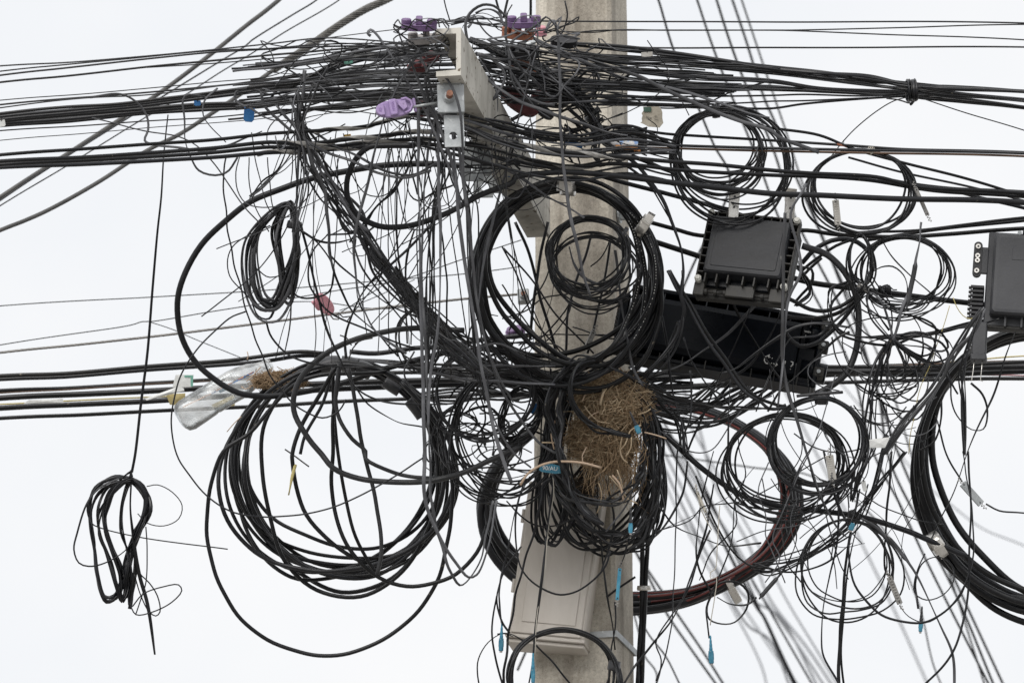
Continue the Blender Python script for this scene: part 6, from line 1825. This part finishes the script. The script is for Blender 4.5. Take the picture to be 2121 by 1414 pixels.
# bottle
def bottle():
    A, B = np.array(P(372, 868, -0.1)), np.array(P(560, 752, -0.16))
    root = thing("plastic_bottle", "crumpled clear plastic bottle lying on the cables at left", "bottle", tuple(A))
    T = B - A; L = np.linalg.norm(T); T /= L
    u = np.cross(T, [0.2, -0.9, 0.3]); u /= np.linalg.norm(u); w = np.cross(T, u)
    prof = [(0.0, 8), (0.005, 22), (0.03, 31), (0.08, 34.5), (0.2, 34), (0.32, 33.5), (0.34, 32), (0.36, 33.5), (0.5, 33), (0.62, 34), (0.7, 32), (0.8, 26), (0.88, 17), (0.93, 13), (1.0, 13)]
    n = 36
    R = []
    for t, r in prof:
        R.append([A + T * L * t + (u * math.cos(a) * (1 + 0.03 * math.sin(3 * a + t * 9)) + w * math.sin(a) * (0.96 + 0.03 * math.sin(2 * a + 5 * t))) * r * 0.001 for a in np.linspace(0, 2 * math.pi, n, endpoint=False)])
    mb = MB(); mb.rings(R, True, False); mb.build("shell", M_BOTTLE, root, True)
    def strip(t0, t1, a0, wd, m, name):
        q = MB(); rr_ = []
        for t in np.linspace(t0, t1, 14):
            r = np.interp(t, [p[0] for p in prof], [p[1] for p in prof]) + 0.9
            a = a0 + (t - t0) * 0.6
            f = lambda ang, rad: A + T * L * t + (u * math.cos(ang) * (1 + 0.07 * math.sin(3 * ang + t * 9)) + w * math.sin(ang) * (0.92 + 0.06 * math.sin(2 * ang + 5 * t))) * rad * 0.001
            rr_.append([f(a - wd, r), f(a + wd, r), f(a + wd, r + 0.3), f(a - wd, r + 0.3)])
        q.rings(rr_); q.build(name, m, root)
    a_cam = math.atan2(float(np.dot(w, -FWD)), float(np.dot(u, -FWD)))
    strip(0.06, 0.8, a_cam - 0.55, 0.035, M_LABORANGE, "printed_line")
    strip(0.35, 0.8, a_cam - 0.35, 0.05, M_DBLUE, "printed_line")
    strip(0.42, 0.5, a_cam - 0.2, 0.12, M_BLUE, "printed_patch")
    g = MB(); g.sweep([B - T * 0.006 + (u * math.cos(a) + w * math.sin(a)) * 0.0145 for a in np.linspace(0, 2 * math.pi, 20, endpoint=False)], 0.0016, 6, closed=True); g.build("neck_ring", M_BOTTLE, root, True)
bottle()

# ------------------------------------------------------------------ bird nest and its straw
def straw_mesh(name, n, place, r0, r1, l0, l1, m, parent, kind="stuff"):
    V, F = [], []
    for i in range(n):
        c, t, nrm = place()
        L = rng.uniform(l0, l1); r = rng.uniform(r0, r1)
        side = np.cross(t, nrm); side /= max(1e-9, np.linalg.norm(side))
        bend = rng.gauss(0, 0.22) * L
        lift = rng.gauss(0.0, 0.10) * L
        pts = [c + t * (s * L) + side * (bend * (4 * s * s - 0.5)) + nrm * (lift * (2 * s)) for s in (-0.5, -0.17, 0.17, 0.5)]
        b = len(V)
        for k, p in enumerate(pts):
            rr_ = r * (1 - 0.35 * abs(k - 1.5))
            for a in (0, 2.09, 4.19):
                V.append(p + side * rr_ * math.cos(a) + nrm * rr_ * math.sin(a))
        for k in range(3):
            for q in range(3):
                F.append((b + k * 3 + q, b + k * 3 + (q + 1) % 3, b + (k + 1) * 3 + (q + 1) % 3, b + (k + 1) * 3 + q))
        F.append((b + 2, b + 1, b)); F.append((b + 9, b + 10, b + 11))
    o = link_mesh(name, V, F, m, parent)
    if kind: o["kind"] = kind
    return o

def ellipsoid_place(cx, cy, cz, rx, ry, rz, droop=0.0, hor=1.3):
    def f():
        while True:
            d = np.array([rng.gauss(0, 1), rng.gauss(0, 1), rng.gauss(0, 1)])
            d /= np.linalg.norm(d)
            if d[2] > -0.35: break
        q = rng.uniform(0.93, 1.05)
        s = px(cz)
        local = np.array([d[0] * rx * q, d[1] * ry * q, d[2] * rz * q]) * s
        c = P(cx, cy, cz) + RGT * local[0] + UPV * local[1] - FWD * local[2]
        nl = np.array([d[0] / rx, d[1] / ry, d[2] / rz]); nl /= np.linalg.norm(nl)
        nrm = RGT * nl[0] + UPV * nl[1] - FWD * nl[2]
        t = RGT * rng.gauss(0, hor) + UPV * rng.gauss(0, 0.7) - FWD * rng.gauss(0, 0.6)
        t = t - nrm * t.dot(nrm); t /= max(1e-9, np.linalg.norm(t))
        return c, t, nrm
    return f

def blob(cx, cy, cz, rx, ry, rz, seed):
    r = random.Random(seed)
    mb = MB()
    rings = []
    s = px(cz)
    for i in range(1, 14):
        th = math.pi * i / 14
        ring = []
        for k in range(22):
            a = 2 * math.pi * k / 22
            q = 1 + 0.05 * math.sin(3 * a + i) + r.gauss(0, 0.02)
            l = np.array([rx * math.sin(th) * math.cos(a), ry * math.cos(th), rz * math.sin(th) * math.sin(a)]) * s * q
            ring.append(P(cx, cy, cz) + RGT * l[0] + UPV * l[1] - FWD * l[2])
        rings.append(ring)
    mb.rings(rings)
    return mb

def nest():
    root = thing("bird_nest", "round bird nest of dry brown straw woven among the coils on the pole", "nest", tuple(P(1262, 1000, 0.3)))
    parts = [(1268, 834, 0.35, 60, 48, 52), (1242, 908, 0.33, 52, 48, 46), (1274, 922, 0.32, 30, 38, 34)]
    for i, p in enumerate(parts):
        blob(p[0], p[1], p[2], p[3] * 0.9, p[4] * 0.9, p[5] * 0.9, i).build("nest_core", M_NESTD, root)  # dark core colour stands in for shade in the gaps between straws
    M_STRAWM = mat("straw_mid", (0.38, 0.28, 0.175), (0.62, 0.5, 0.34), 0.85, scale=80)
    for k, (p, n_) in enumerate(zip(parts, (760, 560, 320))):
        hor = 0.8 if k == 2 else 1.3
        straw_mesh("straw", n_, ellipsoid_place(*p, hor=hor), 0.0009, 0.0019, 0.04, 0.11, M_STRAW, root)
        q = (p[0], p[1], p[2], p[3] * 1.02, p[4] * 1.02, p[5] * 1.03)
        straw_mesh("mid_straw", int(n_ * 0.6), ellipsoid_place(*q, hor=hor), 0.0008, 0.0017, 0.04, 0.11, M_STRAWM, root)
        straw_mesh("pale_straw", int(n_ * 0.22), ellipsoid_place(p[0], p[1], p[2], p[3] * 1.05, p[4] * 1.05, p[5] * 1.06, hor=hor), 0.0007, 0.0014, 0.03, 0.095, M_STRAWL, root)
    def hang():
        x = rng.uniform(1215, 1330); y = rng.uniform(890, 1015)
        nrm = -FWD
        t = -UPV + RGT * rng.gauss(0, 0.35) - FWD * rng.gauss(0, 0.15); t /= np.linalg.norm(t)
        return P(x, y, rng.uniform(0.3, 0.4)), t, nrm
    straw_mesh("hanging_straw", 320, hang, 0.0005, 0.0011, 0.04, 0.11, M_STRAW, root)
    def beard():
        x = rng.gauss(1205, 16); y = rng.gauss(1010, 14)
        t = np.array([rng.gauss(0, 1), rng.gauss(0, 0.5), rng.gauss(-0.8, 0.7)]); t /= np.linalg.norm(t)
        return P(x, y, rng.uniform(0.26, 0.34)), t, -FWD
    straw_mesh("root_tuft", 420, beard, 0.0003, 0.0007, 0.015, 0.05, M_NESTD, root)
    tw = ["1250,800 1246,818 1240,838", "1262,782 1275,778 1282,786 1278,800", "1228,960 1210,960 1206,946 1215,925", "1328,880 1306,892 1295,920 1280,935", "1290,900 1284,930 1290,950 1300,958", "1308,905 1306,928 1296,945", "1262,985 1284,1010 1300,1032 1320,1042", "1278,972 1288,1000 1292,1038",
          "1240,1000 1246,1020 1242,1048 1236,1062", "1215,870 1225,860 1240,852", "1210,840 1222,856 1240,872 1262,876", "1335,895 1356,900 1380,908", "1322,858 1340,852 1348,846", "1160,918 1140,916 1122,916", "1150,870 1142,900 1148,930", "1206,830 1215,812 1228,800"]
    for s in tw:
        c = [tuple(map(float, a.split(','))) + (0.405,) for a in s.split()]
        wire("twig", c, rng.uniform(0.9, 1.6), M_STRAWL if rng.random() < 0.6 else M_STICK, parent=root, amp=0.6)
    wire("dry_leaf", [(1254, 800, 0.41), (1250, 812, 0.415), (1243, 838, 0.41)], 3.6, M_STRAWL, True, parent=root, amp=0.2)
    wire("stick", [(1078, 1004, 0.47), (1090, 984, 0.475), (1112, 967, 0.48), (1140, 957, 0.48), (1170, 955, 0.47), (1205, 958, 0.46), (1245, 968, 0.44)], 2.5, M_STICK, parent=root, amp=0.4)
    wire("stick", [(1268, 984, 0.42), (1282, 1000, 0.42), (1289, 1020, 0.42), (1292, 1040, 0.42)], 2.2, M_STICK, parent=root, amp=0.4)
nest()

def debris():
    root = thing("straw_clump", "clump of dry leaves and straw caught in the cables above the big left coil", "straw clump", tuple(P(560, 800, 0.1)))
    straw_mesh("straw", 420, ellipsoid_place(580, 788, 0.06, 50, 17, 18), 0.0007, 0.0018, 0.015, 0.05, M_STRAW, root)
    straw_mesh("pale_straw", 130, ellipsoid_place(566, 793, 0.08, 40, 13, 18), 0.0006, 0.0014, 0.012, 0.045, M_STRAW, root)
    blob(582, 788, 0.05, 44, 13, 14, 9).build("leaf_litter", M_NESTD, root)
    for s in ("520,800 508,806 500,800", "540,760 524,778 510,790", "552,850 540,868 528,880", "500,862 484,878 470,894", "512,745 514,736 512,728"):
        c = [tuple(map(float, a.split(','))) + (0.14,) for a in s.split()]
        wire("twig", c, 1.0, M_STICK, parent=root, amp=0.6)
debris()
leaf, _ = wire("dry_grass", [(612, 962, 0.3), (606, 985, 0.31), (598, 1024, 0.3)], 2.2, M_Y, True, "yellowed grass blade caught inside the big left coil", "grass blade", None, amp=0.4)
frayed = thing("frayed_fibre", "frayed grey cable ends sticking up above the big left coil's tape", "cable end", tuple(P(728, 735, 0.12)))
for s in ("722,745 730,722 742,708 748,700 735,698", "735,712 750,704 772,700", "728,715 718,700 704,694", "640,966 604,940 590,930"):
    wire("strand_end", [tuple(map(float, a.split(','))) + (0.13,) for a in s.split()], 1.5, 'm', parent=frayed, amp=0.6)
